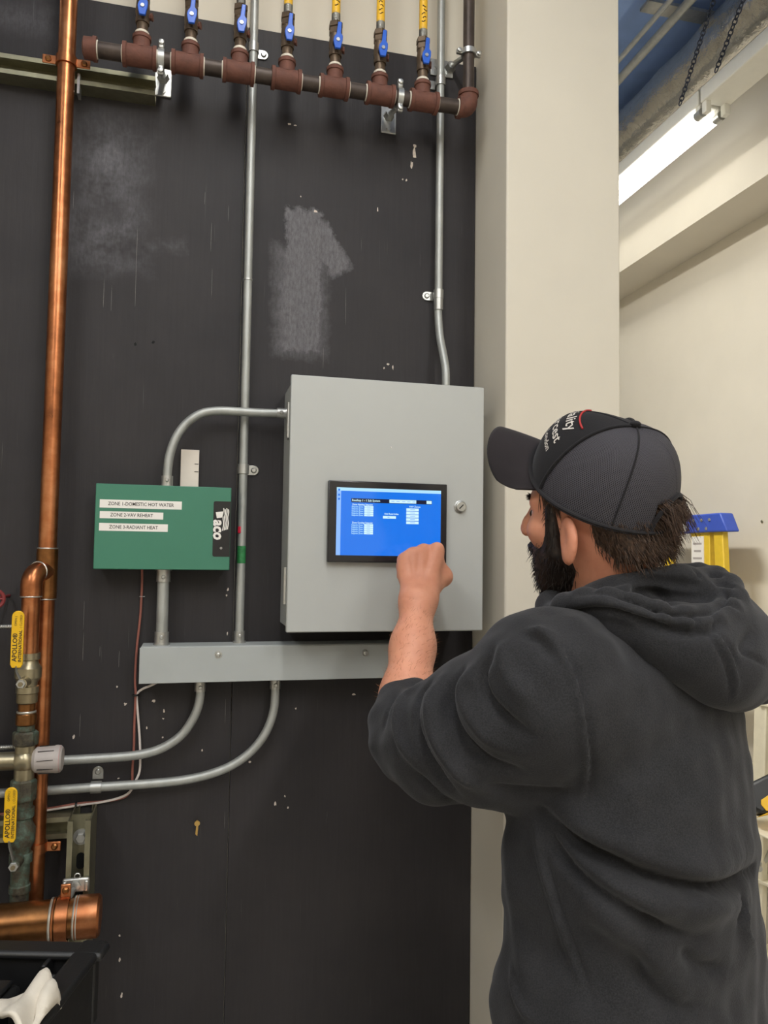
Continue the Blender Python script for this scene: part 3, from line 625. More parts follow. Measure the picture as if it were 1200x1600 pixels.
# ---------------------------------------------------------------- cables
def cable(name, pts, mat, r, label):
    P = smoothcurve([onY(a,b,y) for a,b,y in pts],5); tag(MB().tube(P,r,8).build(name, mat), label, 'cable')
cable('thin_cable',[(222,880,-.03),(222,905,-.014),(221,932,-.006),(219,965,-.006),(214,1010,-.006),(211,1060,-.007),(212,1086,-.008),(210,1130,-.006),(209,1170,-.008),(207,1200,-.008),(206,1228,-.010),(198,1243,-.010),(178,1250,-.008),(150,1253,-.006),(118,1256,-.006),(60,1266,-.006),(0,1272,-.006),(-60,1277,-.006),(-300,1294,-.006),(-600,1313,-.006)],M['brownwire'],.0024,'thin brown cable hanging from the green box down the board')
cable('thin_cable',[(246,1066,-.02),(236,1071,-.012),(222,1077,-.008),(214,1086,-.007),(215,1110,-.006),(218,1150,-.007),(219,1180,-.009),(218,1205,-.012),(211,1222,-.014),(203,1237,-.014),(188,1246,-.011),(160,1253,-.008),(118,1259,-.007),(60,1268,-.007),(0,1276,-.007),(-60,1281,-.007),(-300,1298,-.007),(-600,1318,-.007)],M['whitewire'],.0024,'thin white cable leaving the trough and following the brown cable')
for px,py,d,l in ((212,1086,(0,0,1),'black cable tie round both cables under the trough'),(119,1258,(1,0,-.05),'black cable tie round both cables above the lower strut')):
    tag(MB().band(onY(px,py,-.008),d,.0046,.0062,.004,16).build('cable_tie', M['blackplastic']), l, 'cable tie')
p = onY(222,932,-.006); tag(MB().tube([p+V((-.005,.005,0)),p+V((-.005,-.003,0)),p+V((.005,-.003,0)),p+V((.005,.005,0))],.0006,6).build('cable_staple', M['steel']), 'small steel staple over the brown cable below the green box', 'staple')
# ---------------------------------------------------------------- grey enclosure
EX0, EX1, EZ0, EZ1, EF = .178, .584, 1.400, 1.908, -.165
t = thing('electrical_enclosure', ((EX0+EX1)/2,0,EZ0), 'grey steel electrical enclosure with touchscreen in its door', 'enclosure')
MB().box(EX0+.006,EX1-.006,EF+.016,-.001,EZ0+.006,EZ1-.006).build('body', M['grey_enamel'], t, 30, .002)
MB().box(EX0,EX1,EF,EF+.015,EZ0,EZ1).build('door', M['grey_enamel'], t, 30, .0025)
for py0, py1 in ((629,684),(886,944)):
    z1, z0 = onY(450,py0,EF+.012).z, onY(450,py1,EF+.012).z
    hg = MB().cyl((EX0-.0025,EF+.012,z0),(EX0-.0025,EF+.012,z1),.0035,n=12)
    hg.box(EX0-.001,EX0+.007,EF+.012,EF+.045,z0,z1).build('hinge', M['steel'], t)
lp = onY(719,792,EF); lk = MB().lathe(lp,(0,-1,0),[(0,.0135),(.002,.0135),(.003,.011),(.007,.0105),(.008,.009),(.008,.001)],24).build('lock', M['steel'], t)
MB().obox(lp+V((0,-.0082,0)),(V((.7,0,.7)),V((0,1,0)),V((-.7,0,.7))),(.006,.0005,.0012)).build('lock_slot', M['ink'], lk, 0)
MB().sphere(onY(611,699,EF),.0016,8,6).build('paint_bead', M['label'], t)
# ---------------------------------------------------------------- touchscreen
SX0, SX1, SZ0, SZ1, SF = .254, .499, 1.538, 1.699, -.180
t = thing('touchscreen', ((SX0+SX1)/2,EF,SZ0), 'black framed touchscreen with glowing blue menu page', 'screen')
MB().box(SX0,SX1,SF,EF-.0003,SZ0,SZ1).build('bezel', M['bezel'], t, 30, .002)
w_, h_ = SX1-SX0, SZ1-SZ0; ux0, ux1, uz0, uz1 = SX0+.067*w_, SX1-.055*w_, SZ0+.085*h_, SZ1-.085*h_
def scr(name, c, s): 
    m = emit(name, c, s); m.node_tree.nodes['Principled BSDF'].inputs['Roughness'].default_value = .12; m.node_tree.nodes['Principled BSDF'].inputs['Base Color'].default_value = G(.01); return m
SB = 1.0
ms = dict(blue=scr('screen_blue',srgb(16,114,228),SB), pale=scr('screen_pale',srgb(172,222,250),SB), side=scr('screen_side',srgb(136,182,250),SB), dark=scr('screen_dark',srgb(16,24,52),SB), white=scr('screen_white',srgb(206,240,246),SB))
sc = MB().box(ux0,ux1,SF-.0006,SF+.001,uz0,uz1).build('display', ms['blue'], t, 0)
W2, H2 = ux1-ux0, uz1-uz0
def ui(name, u0_, u1_, v0_, v1_, m, lay=1): return MB().box(ux0+u0_*W2,ux0+u1_*W2,SF-.0006-.00025*lay,SF-.0004,uz1-v1_*H2,uz1-v0_*H2).build(name, ms[m], sc, 0)
def uit(s, u, v, size, m='white', lay=3, st=1.): text('screen_text', s, size, ms[m], sc, (ux0+u*W2,SF-.0006-.00025*lay,uz1-v*H2), (1,0,0), (0,0,1), .0001, bold=.00012, stretch=st)
ui('menu_strip',0,1,0,.048,'pale'); ui('side_strip',0,.04,.048,1,'side'); ui('title_bar',.137,.91,.155,.215,'dark')
for v in (.02,.095,.155): ui('side_icon',.012,.03,v,v+.03,'blue',2)
uit('Rooftop 1 - 1 Sub System',.143,.185,.0058,st=.95); ui('tab_bar',.497,.757,.158,.208,'white',2); ui('tab_button',.858,.908,.160,.208,'white',2)
for u in (.515,.565,.62,.67,.72): ui('tab_mark',u,u+.03,.178,.188,'side',3)
for v0_, hd_ in ((.265,'Zone Heating Setpoint'),(.535,'Zone Cooling Setpoint')):
    uit(hd_,.145,v0_-.018,.0050,st=.9)
    for k in range(5):
        v = v0_+k*.031; uit('Setpoint Zone %d' % (k+1),.140,v+.016,.0044,'pale',st=.9); ui('value_cell',.262,.345,v,v+.027,'white',2)
        ui('value_mark',.285,.315,v+.010,v+.017,'side',3)
uit('Unit Reset Index',.450,.375,.0048,st=.9); ui('value_cell',.438,.562,.405,.445,'white',2); ui('value_mark',.48,.50,.42,.43,'side',3)
uit('VAV Zones',.688,.258,.0050)
for k in range(5): ui('zone_button',.662,.782,.282+k*.049,.322+k*.049,'white',2); ui('zone_mark',.70,.745,.297+k*.049,.307+k*.049,'side',3)
# ---------------------------------------------------------------- strip lights, chains, duct
def strip_light(x, z, y0, y1, label, lit=True, holders=True):
    t = thing('strip_light', (x,(y0+y1)/2,z), label, 'light')
    MB().box(x-.055,x+.055,y0,y1,z,z+.055).build('housing', M['lampwhite'], t, 30, .004)
    MB().prism([(x-.055,y0,z+.055),(x+.055,y0,z+.055),(x+.03,y0,z+.075),(x-.03,y0,z+.075)],(0,y1-y0,0)).build('top_ridge', M['lampwhite'], t, 30)
    for s in (-1,1):
        if lit: MB().cyl((x+s*.038,y0+.02,z-.026),(x+s*.038,y1-.02,z-.026),.0155,n=16).build('tube', M['tube'], t)
        if holders:
            for yy in (y0+.012,y1-.012):
                h = MB().box(x+s*.038-.011,x+s*.038+.011,yy-.012,yy+.012,z-.040,z+.002).build('lampholder', M['lampwhite'], t, 30, .003)
                if lit: MB().cyl((x+s*.038,yy-.016,z-.026),(x+s*.038,yy+.016,z-.026),.0168,n=14).build('tube_cap', M['steel'], h)
    if z > 3.2:
        for yy in (y0+.3,y1-.3): MB().cyl((x,yy,z+.07),(x,yy,CEIL-.035),.006,n=10).build('stem', M['steel'], t)
    return t
FX, FZ = 1.75, 3.165; FY0 = onX(1112,192,FX).y
strip_light(FX,FZ,FY0,FY0+2.44,'lit twin-tube strip light hung on chains beyond the column')
strip_light(FX,FZ,FY0-1.84,FY0-.012,'unlit white strip housing in line with the lit tubes',lit=False)
strip_light(.08,3.31,-2.9,-.6,'lit twin-tube strip light overhead in front of the boards')
strip_light(.55,3.31,.40,1.16,'added unseen strip light behind the corner column, brightening the right wall')  # made-up fixture for the added passage lamp, kept out of view
strip_light(-1.3,3.31,-4.1,-1.7,'lit twin-tube strip light at the left rear of the room')
strip_light(1.2,3.31,-4.5,-2.3,'lit twin-tube strip light at the right rear of the room')
def chain(p0, p1, label, n):
    p0, p1 = V(p0), V(p1); d = (p1-p0); L = d.length/n; d.normalize(); a, b = perp(d); m = MB()
    for i in range(n):
        c = p0+d*(L*(i+.5)); s = a if i % 2 else b
        m.tube([c+d*L*.66*math.cos(q)+s*.008*math.sin(q) for q in [2*math.pi*k/12 for k in range(12)]],.0022,6,closed=True)
    tag(m.build('hanging_chain', M['dark_chain']), label, 'chain', 'chains of the strip light')
M['dark_chain'] = plain('dark_chain_steel', srgb(70,76,92), .45, .6)
for (p, q, l) in (((1062,162),(1112,10),'dark chain nearest the column holding the strip light'),((1118,106),(1152,24),'dark chain right of the other, holding the strip light')):
    a = onX(*p,FX-.045); a.z = FZ+.072; b = onX(*q,FX-.04); d = (b-a); e = a+d*((CEIL-.03-a.z)/d.z); chain(a,e,l,30)
dm = MB(); DX, DZ, DR = 1.86, 3.46, .105; n, m = 40, 90; vs_ = []; rnd = random.Random(3)
for j in range(m+1):
    y = -4.4+8.5*j/m; wv = .005*math.sin(j*1.9)+rnd.uniform(-.003,.003)
    for i in range(n):
        q = 2*math.pi*i/n; r = DR+wv+rnd.uniform(-.003,.003); vs_.append((DX+r*math.cos(q)*1.05, y+rnd.uniform(-.01,.01), DZ+r*math.sin(q)))
dm.add(vs_,[(j*n+i,j*n+(i+1) % n,(j+1)*n+(i+1) % n,(j+1)*n+i) for j in range(m) for i in range(n)])
t = thing('foil_duct', (DX,0,DZ-DR), 'crinkled silver foil-wrapped duct under the blue deck', 'duct')
dm.build('wrap', M['foil'], t, 60)
for y in (-2.6,-.4,2.6):
    MB().band((DX,y,DZ),(0,1,0),DR+.012,DR+.016,.05,32).build('duct_strap', M['strut'], t)
    MB().box(DX-DR-.02,DX-DR-.012,y-.02,y+.02,DZ,CEIL-.002).build('strap_tail', M['strut'], t)
by = onX(1100,42,1.80).y
tag(MB().box(1.55,1.97,by-.03,by+.03,DZ+DR+.012,DZ+DR+.024).build('duct_support', M['steel']), 'flat grey support bar crossing above the foil duct', 'bar')
for x, z, r, l in ((1.62,3.49,.016,'silver conduit run under the deck left of the duct'),(1.565,3.505,.010,'thin silver conduit beside the larger ceiling conduit')):
    tag(MB().cyl((x,-4.5,z),(x,4.1,z),r,n=16).build('ceiling_conduit', M['emt']), l, 'conduit')
for y in (-3.2,-1.6,2.9): 
    b = MB().box(XW,1.98,y-.05,y+.05,CEIL-.046,CEIL-.040).box(XW,1.98,y-.006,y+.006,CEIL-.056,CEIL-.046)
    tag(b.build('roof_joist', M['deck']), {-3.2:'blue-grey roof joist at the rear of the room',-1.6:'blue-grey roof joist above the viewer',2.9:'blue-grey roof joist beyond the column'}[y], 'joist')
# ---------------------------------------------------------------- yellow step ladder
M['lad_y'] = plain('yellow_fibreglass', srgb(226,190,52), .45, var=.06); M['lad_b'] = plain('blue_ladder_top', srgb(58,86,186), .4, var=.05)
LXX = 2.07; ltop = onX(1140,800,LXX-.02); zt1 = onX(1138,800,LXX-.06).z; 
t = thing('step_ladder', (LXX,1.25,0), 'yellow step ladder with blue top leaning at the pale wall', 'ladder')
y0, y1 = ltop.y, ltop.y+.55
ya = onX(1136,826,LXX-.06).y
tp = MB().prism([(LXX-.06,ya,zt1-.075),(LXX-.06,ya+.04,zt1),(LXX-.06,y1,zt1),(LXX-.06,y1+.03,zt1-.075)],(.06,0,0)).build('top_cap', M['lad_b'], t, 30, .006)
wy = onX(1072,815,LXX-.062).y
MB().box(LXX-.0620,LXX-.0605,wy,y1-.02,zt1-.068,zt1-.008).build('top_label', M['label'], tp, 0)
text('lettering', '6 ft', .05, M['lad_b'], tp, (LXX-.0622,wy+.13,zt1-.038), (0,-1,0), (0,0,1), .0004, bold=.001)
for k in range(5): MB().lathe((LXX-.061,wy-.05-.05*k if k < 3 else wy-.08-.05*(k-3),zt1-.025 if k < 3 else zt1-.06),(-1,0,0),[(0,.007),(.003,.006)],10).build('rivet', M['steel'], tp)
zc = zt1-.07
rails = []
for nm, pa, pb, w in (('front_rail',(1126,834),(1127,888),.055),('label_rail',(1098,836),(1096,888),.12),('rear_rail',(1047,842),(1043,888),.05)):
    a, b = onX(*pa,LXX-.03), onX(*pb,LXX-.03); sl = (b.y-a.y)/(b.z-a.z)
    top = V((LXX-.03,a.y+sl*(zc-a.z),zc)); sl2 = -.06 if nm == 'front_rail' else (.06 if nm == 'rear_rail' else .0); bot = V((LXX-.03,top.y+sl2*zc*1.0,0.02))
    if nm == 'label_rail':
        lr = MB().beam(top,V((LXX-.03,top.y-.01,1.05)),.03,w).build('brace_panel', M['lad_y'], t, 30, .003)
        MB().obox(V((LXX-.0465,top.y+.012,zc-.125)),(V((1,0,0)),V((0,1,0)),V((0,0,1))),(.0012,.040,.105)).build('sticker', M['label'], lr, 0)
        for k in range(5): MB().obox(V((LXX-.0480,top.y+.012,zc-.05-.03*k)),(V((1,0,0)),V((0,1,0)),V((0,0,1))),(.0004,.028-.006*(k % 2),.004)).build('sticker_print', M['knob'], lr, 0)
    else:
        MB().beam(top,bot,.028,w).build('rail', M['lad_y'], t, 30, .004); rails.append((top,bot))
        MB().obox(bot+V((0,0,.0)),(V((1,0,0)),V((0,1,0)),V((0,0,1))),(.022,w*.6,.02)).build('foot', M['blackplastic'], t, 30, .003)
for k in range(5):
    f = .18+.16*k; a = rails[0][0].lerp(rails[0][1],f); b = rails[1][0].lerp(rails[1][1],f)
    MB().beam(a,b,.07,.02,V((1,0,0))).build('step', M['steel'], t, 30, .002)
# ---------------------------------------------------------------- pale step stool and tool
M['pale'] = plain('pale_painted_steel', srgb(228,220,196), .5, var=.04)
SD = 2.75
def sp(px, py, d=SD): return at(px,py,d)
base = sp(1195,1440); t = thing('step_stool', (2.03,.80,0), 'pale cream folding step stool standing behind the person', 'step stool')
ra, rb = sp(1192,1085), sp(1184,1440); rb2 = V((rb.x,rb.y,.02))+ (rb-ra)*.2*0
dr = (rb-ra).normalized(); e = V((.12,-.34,0)); 
foot = ra+dr*((ra.z-.02)/-dr.z)
MB().beam(ra,foot,.05,.028,V((.2,-1,0))).build('rail', M['pale'], t, 30, .004)
MB().beam(ra+e,foot+e*1.15,.05,.028,V((.2,-1,0))).build('rail', M['pale'], t, 30, .004)
bk = V((.13,.05,0))
MB().beam(ra+bk*.3+V((0,0,-.06)),V((foot.x,foot.y,.02))+bk*1.4,.03,.02).build('rear_leg', M['pale'], t, 30, .003)
MB().beam(ra+e+bk*.3+V((0,0,-.06)),V((foot.x,foot.y,.02))+e*1.15+bk*1.4,.03,.02).build('rear_leg', M['pale'], t, 30, .003)
for f in (.03,.36,.62,.86):
    a = ra.lerp(foot,f); b = (ra+e).lerp(foot+e*1.15,f); MB().beam(a+bk*.25,b+bk*.25,.012,.12,V((0,0,1))).build('tread', M['pale'], t, 30, .003)
MB().beam(sp(1171,1192,2.82),sp(1181,1215,2.82),.02,.02).beam(sp(1181,1215,2.82),sp(1184,1265,2.80),.02,.02).build('spreader', M['pale'], t, 30, .003)
MB().lathe(sp(1186,1357,2.72),(-.3,-1,0),[(0,.012),(.006,.010)],12).build('rivet', M['steel'], t)
MB().beam(sp(1187,1356,2.73),sp(1212,1318,2.73),.018,.008).build('brace', M['steel'], t)
TDP = 2.55
tz = at(1166,1250,TDP).z-.082; q0 = at(1178,1250,2.50); q1 = at(1290,1250,2.78)
MB().box(min(q0.x,q1.x),max(q0.x,q1.x)+.05,q0.y-.10,ra.y-.05,tz-.006,tz).build('tool_tray', M['pale'], t, 30, .002)
for xx in (q0.x+.05,q1.x): MB().beam(V((xx,ra.y-.06,tz-.004)),V((xx,ra.y+.03,tz-.004)),.02,.008).build('tray_bracket', M['pale'], t, 30, .002)
# black and yellow cordless tool lying in the stool's tray
a, b = at(1166,1250,TDP), at(1225,1222,TDP); ax = (b-a).normalized(); nn = (CAM-a).normalized(); up = nn.cross(ax).normalized(); 
if up.z < 0: up = -up
nn = ax.cross(up)
t = thing('cordless_tool', a, 'black and yellow cordless tool poking in at the right edge', 'tool')
def tp_(u_, v_, w_=0): return a+ax*u_+up*v_+nn*w_
L = .27
prof = [(-.006,-.035),(-.010,-.005),(-.004,.028),(.02,.040),(L,.042),(L,-.050),(.05,-.062),(.01,-.058)]
MB().prism([tp_(u_,v_,-.045) for u_,v_ in prof],nn*.09).build('casing', M['blackplastic'], t, 30, .012)
yl = [(.022,-.030),(.03,-.018),(L,.012),(L,-.006),(.075,-.030),(.05,-.045),(.075,-.056),(L,-.050),(L,-.060),(.05,-.066),(.026,-.052)]
for s in (-.049,.044): MB().prism([tp_(u_,v_,s) for u_,v_ in yl],nn*.005).build('yellow_shell', M['yellow'], t, 30, .0015)
MB().prism([tp_(.0,-.058,-.04),tp_(.05,-.068,-.04),tp_(L,-.063,-.04),tp_(L,-.054,-.04),tp_(.05,-.058,-.04)],nn*.08).build('yellow_base', M['yellow'], t, 30, .002)
# ---------------------------------------------------------------- black utility cart with cloth
CZ = 1.0; co = onZ(158,1476,CZ); e1 = V((-.966,.258,0)); e2 = V((-.258,-.966,0)); UW, UD = .62, .42
t = thing('utility_cart', V((co.x,co.y,0))+e1*UW/2+e2*UD/2, 'black plastic utility cart tray in the lower left foreground', 'cart')
def cp_(u_, v_, z): return V((co.x,co.y,z))+e1*u_+e2*v_
axs = (e1,e2,V((0,0,1)))
def tray(z, par, nm):
    b = MB(); b.obox(cp_(UW/2,UD/2,z-.095),axs,(UW/2-.015,UD/2-.015,.006))
    tr = b.build(nm, M['blackplastic'], par, 30, .003)
    for c, h in ((cp_(UW/2,.012,z-.05),(UW/2,.010,.05)),(cp_(UW/2,UD-.012,z-.05),(UW/2,.010,.05)),(cp_(.012,UD/2,z-.05),(.010,UD/2,.05)),(cp_(UW-.012,UD/2,z-.05),(.010,UD/2,.05))):
        MB().obox(c,axs,h).build('tray_wall', M['blackplastic'], tr, 30, .004)
    for c, h in ((cp_(UW/2,.012,z-.004),(UW/2+.012,.018,.006)),(cp_(UW/2,UD-.012,z-.004),(UW/2+.012,.018,.006)),(cp_(.012,UD/2,z-.004),(.018,UD/2+.012,.006)),(cp_(UW-.012,UD/2,z-.004),(.018,UD/2+.012,.006))):
        MB().obox(c,axs,h).build('tray_rim', M['blackplastic'], tr, 30, .005)
    for k in range(6): MB().obox(cp_(.06+k*.1,.035,z-.05),axs,(.003,.014,.045)).build('tray_rib', M['blackplastic'], tr, 30, .002)
    for k in range(4): MB().obox(cp_(.035,.07+k*.09,z-.05),axs,(.014,.003,.045)).build('tray_rib', M['blackplastic'], tr, 30, .002)
    for k in range(5): MB().obox(cp_(UW/2,.06+k*.075,z-.087),axs,(UW/2-.03,.004,.004)).build('floor_ridge', M['blackplastic'], tr, 30, .002)
    return tr
tray(CZ,t,'top_tray'); tray(.35,t,'lower_tray')
for u_, v_ in ((.03,.03),(UW-.03,.03),(.03,UD-.03),(UW-.03,UD-.03)):
    lg = MB().obox(cp_(u_,v_,.53),axs,(.022,.022,.40)).build('leg', M['blackplastic'], t, 30, .004)
    MB().lathe(cp_(u_,v_,.055)-e2*.016,e2,[(0,.045),(.002,.052),(.03,.052),(.032,.045)],20).build('caster', M['blackplastic'], lg)
    MB().obox(cp_(u_,v_,.105),axs,(.014,.02,.03)).build('caster_fork', M['steel'], lg)
for a_, b_ in ((0,0),(UW,0),(0,UD),(UW,UD)): MB().obox(cp_(a_+(.012 if a_ == 0 else -.012),b_+(.012 if b_ == 0 else -.012),CZ-.004),axs,(.0185,.0185,.0065)).build('corner_cap', M['blackplastic'], t, 30, .005)
# tool case in the tray, and the white cloth on it
cs = thing('tool_case', cp_(.30,.19,.905), 'black tool case lying in the cart tray under the cloth', 'case')
MB().obox(cp_(.30,.20,.943),axs,(.22,.145,.035)).build('shell', M['blackplastic'], cs, 30, .012)
MB().obox(cp_(.30,.20,.9815),axs,(.21,.135,.004)).build('lid', M['blackplastic'], cs, 30, .004)
MB().tube(smoothcurve([cp_(.22,.045,.945),cp_(.24,.030,.962),cp_(.30,.026,.968),cp_(.36,.030,.962),cp_(.38,.045,.945)],5),.008,10).build('handle', M['blackplastic'], cs)
for k in range(4): MB().obox(cp_(.16+k*.095,.20,.9865),axs,(.006,.12,.003)).build('lid_rib', M['blackplastic'], cs, 30, .002)
ca, cb, cc, cd_ = onZ(-30,1608,1.0), onZ(68,1546,1.0), onZ(88,1566,1.0), onZ(40,1640,1.0)
n = 26; vs_ = []; rnd = random.Random(5)
for j in range(n+1):
    for i in range(n+1):
        u_, v_ = i/n, j/n; p = ca.lerp(cb,u_).lerp(cd_.lerp(cc,u_),v_)
        p = p+e2*.010*math.sin(u_*9+1)*(v_-.5)
        p.z = 1.004+.022*math.sin(math.pi*v_)**.6*(.75+.25*math.sin(u_*7+v_*3))+.005*math.sin(11*v_+5*u_)-(.012 if u_ > .93 else 0); vs_.append(p)
cm = MB().add(vs_,[(j*(n+1)+i,j*(n+1)+i+1,(j+1)*(n+1)+i+1,(j+1)*(n+1)+i) for j in range(n) for i in range(n)])
o = cm.build('folded_cloth', M['rag'], None, 60); m_ = o.modifiers.new('thick','SOLIDIFY'); m_.thickness = .006
tag(o, 'crumpled white cloth lying in the black cart', 'cloth')
# ================================================================ the person
A = lambda p: np.array(p, dtype=np.float32)
def surfnets(f, lo, hi, h):
    lo, hi = np.array(lo,float), np.array(hi,float); n = np.ceil((hi-lo)/h).astype(int)+1
    g = [lo[i]+h*np.arange(n[i]) for i in range(3)]
    X, Y, Z = np.meshgrid(*[a.astype(np.float32) for a in g], indexing='ij')
    D = f(X,Y,Z); S = D < 0
    c = n-1; cnt = np.zeros(c,np.int32); acc = np.zeros((*c,3),np.float32)
    def sl(o): return tuple(slice(o[k],o[k]+c[k]) for k in range(3))
    for ax in range(3):
        o1 = [k for k in range(3) if k != ax]
        for a in (0,1):
            for b in (0,1):
                o = [0,0,0]; o[o1[0]] = a; o[o1[1]] = b; p = list(o); p[ax] = 1
                d0, d1 = D[sl(o)], D[sl(p)]; m = (d0 < 0) != (d1 < 0)
                t = np.where(m, d0/np.where(m,d0-d1,1), 0)
                cnt += m
                for k in range(3): acc[...,k] += np.where(m, o[k]+(t if k == ax else 0), 0)
    act = cnt > 0; idx = -np.ones(c,np.int64); idx[act] = np.arange(act.sum())
    ijk = np.argwhere(act); V_ = lo+h*(ijk+acc[act]/cnt[act][:,None])
    Q = []
    for ax in range(3):
        u, v = (ax+1) % 3, (ax+2) % 3
        s0 = [slice(None)]*3; s1 = [slice(None)]*3; s0[ax] = slice(0,-1); s1[ax] = slice(1,None)
        a0, a1 = S[tuple(s0)], S[tuple(s1)]
        for flip in (False,True):
            m = (a0 & ~a1) if not flip else (~a0 & a1); e = np.argwhere(m)
            e = e[(e[:,u] > 0) & (e[:,v] > 0) & (e[:,u] < c[u]) & (e[:,v] < c[v])]
            def cell(du, dv): q = e.copy(); q[:,u] -= du; q[:,v] -= dv; return idx[q[:,0],q[:,1],q[:,2]]
            q = np.stack([cell(1,1),cell(0,1),cell(0,0),cell(1,0)],1); Q.append(q if not flip else q[:,::-1])
    Q = np.concatenate(Q); Q = Q[(Q >= 0).all(1)]
    return V_, Q
def smin(a, b, k):
    h = np.clip(.5+.5*(b-a)/k,0,1); return b+(a-b)*h-k*h*(1-h)
def smax(a, b, k): return -smin(-a,-b,k)
def caps(X, Y, Z, a, b, ra, rb):
    a, b = A(a), A(b); d = b-a; L = float(d@d)+1e-9
    t = np.clip(((X-a[0])*d[0]+(Y-a[1])*d[1]+(Z-a[2])*d[2])/L,0,1)
    return np.sqrt((X-a[0]-t*d[0])**2+(Y-a[1]-t*d[1])**2+(Z-a[2]-t*d[2])**2)-(ra+(rb-ra)*t)
def chain_sdf(X, Y, Z, pts, k=.01):
    D = None
    for (p, r), (q, s) in zip(pts[:-1], pts[1:]):
        c = caps(X,Y,Z,p,q,r,s); D = c if D is None else smin(D,c,k)
    return D
def ell(X, Y, Z, c, axes, r):                       # ellipsoid with orthonormal axes
    c = A(c); q = []
    for ax, s in zip(axes, r): ax = A(ax); q.append(((X-c[0])*ax[0]+(Y-c[1])*ax[1]+(Z-c[2])*ax[2])/s)
    k0 = np.sqrt(q[0]**2+q[1]**2+q[2]**2)+1e-6; k1 = np.sqrt((q[0]/r[0])**2+(q[1]/r[1])**2+(q[2]/r[2])**2)+1e-6
    return k0*(k0-1)/k1
def npmesh(name, V_, Q, mat, parent, smooth=180):
    o = np.array(org(parent)); me = bpy.data.meshes.new(name)
    me.from_pydata((V_-o).tolist(), [], Q.tolist()); me.update()
    return link(name, me, mat, parent, smooth)
def vnormals(V_, Q):
    n = np.cross(V_[Q[:,2]]-V_[Q[:,0]], V_[Q[:,3]]-V_[Q[:,1]]); N = np.zeros_like(V_)
    for k in range(4): np.add.at(N, Q[:,k], n)
    return N/(np.linalg.norm(N,axis=1,keepdims=True)+1e-9)
def relax(V_, Q, it=2, f=.5):
    for _ in range(it):
        S_ = np.zeros_like(V_); C_ = np.zeros(len(V_))
        for k in range(4):
            for j in (1,3): np.add.at(S_, Q[:,k], V_[Q[:,(k+j) % 4]]); np.add.at(C_, Q[:,k], 1)
        V_ = V_+(S_/np.maximum(C_,1)[:,None]-V_)*f
    return V_
def strokes(V_, Q, lst):                            # sculpt folds and seams: (pixels, width, height)
    N = vnormals(V_,Q); bvh = BVHTree.FromPolygons(V_.tolist(), Q.tolist()); disp = np.zeros(len(V_))
    for pts, w, amp in lst:
        P = []; sm = smoothcurve([V((a,b,0)) for a,b in pts],10); fade = []
        for i, p in enumerate(sm):
            hit = bvh.ray_cast(CAM, ray(p.x,p.y).normalized())
            if hit[0] is not None: P.append(tuple(hit[0])); fade.append(min(1,.25+3*min(i,len(sm)-1-i)/len(sm)))
        if not P: continue
        P = np.array(P); fade = np.array(fade); lo, hi = P.min(0)-3*w, P.max(0)+3*w
        I = np.where(((V_ > lo) & (V_ < hi)).all(1))[0]
        if not len(I): continue
        d2 = ((V_[I][:,None,:]-P[None])**2).sum(2); j = d2.argmin(1); d = d2[np.arange(len(I)),j]
        disp[I] += amp*fade[j]*np.exp(-d/(w*w))
    return V_+N*disp[:,None]
# key joints (world)
a3 = lambda x, y, z: np.array(at(x,y,z))
TO = a3(985,1300,1.14); TO[2] = 0
FD = np.array((-.50,.866,0)); RD = np.array((.866,.50,0)); UPV = np.array((0,0,1.))
def PL(x, y, z): return TO+RD*x+FD*y+UPV*z          # person frame: right, forward, up
HC = a3(930,790,1.135)                              # head centre
hyaw = math.radians(53)
HF = -math.sin(hyaw)*np.array(_r)+math.cos(hyaw)*np.array(_w); HF[2] = 0; HF /= np.linalg.norm(HF)
HL0 = np.array((-HF[1],HF[0],0)); hp_ = math.radians(3); hroll = math.radians(12)
HFp = HF*math.cos(hp_)+UPV*math.sin(hp_); HU0 = UPV*math.cos(hp_)-HF*math.sin(hp_)
HUp = HU0*math.cos(hroll)+HL0*math.sin(hroll); HLt = HL0*math.cos(hroll)-HU0*math.sin(hroll)
def HP(f, l, u): return HC+HFp*f+HLt*l+HUp*u
HA = (HFp,HLt,HUp)
cpitch = math.radians(27); croll = math.radians(22); CF = HF*math.cos(cpitch)+UPV*math.sin(cpitch); CU0 = UPV*math.cos(cpitch)-HF*math.sin(cpitch)
CU = CU0*math.cos(croll)+HL0*math.sin(croll); CL = HL0*math.cos(croll)-CU0*math.sin(croll)
CO = HP(-.008,.0,.012)
ca_, cb_, ch_ = .112, .088, .122
SH = a3(872,1062,1.04); EL = a3(628,1160,1.235); WR = a3(653,940,1.395)
NB = PL(0.0,.035,1.435)
SHR = PL(.185,.0,1.40); ELR = PL(.125,.11,1.13); WRR = PL(.13,.13,1.03)
PEL = PL(0,0,.93)
M['skin'] = None
def skin():
    t = NT('skin'); n = t.noise(30,4,.6); n2 = t.noise(6,2)
    c = t.ramp(t.math('MULTIPLY_ADD', n2, .5, t.math('MULTIPLY', n, .5)), (.3,srgb(198,128,100)), (.7,srgb(228,162,132)))
    t.bump(t.noise(420,3), .12, .0006)
    return t.fin(Base_Color=c, Roughness=.55, Subsurface_Weight=.12, Subsurface_Radius=(.008,.003,.0015), Subsurface_Scale=1.0)
M['skin'] = skin()
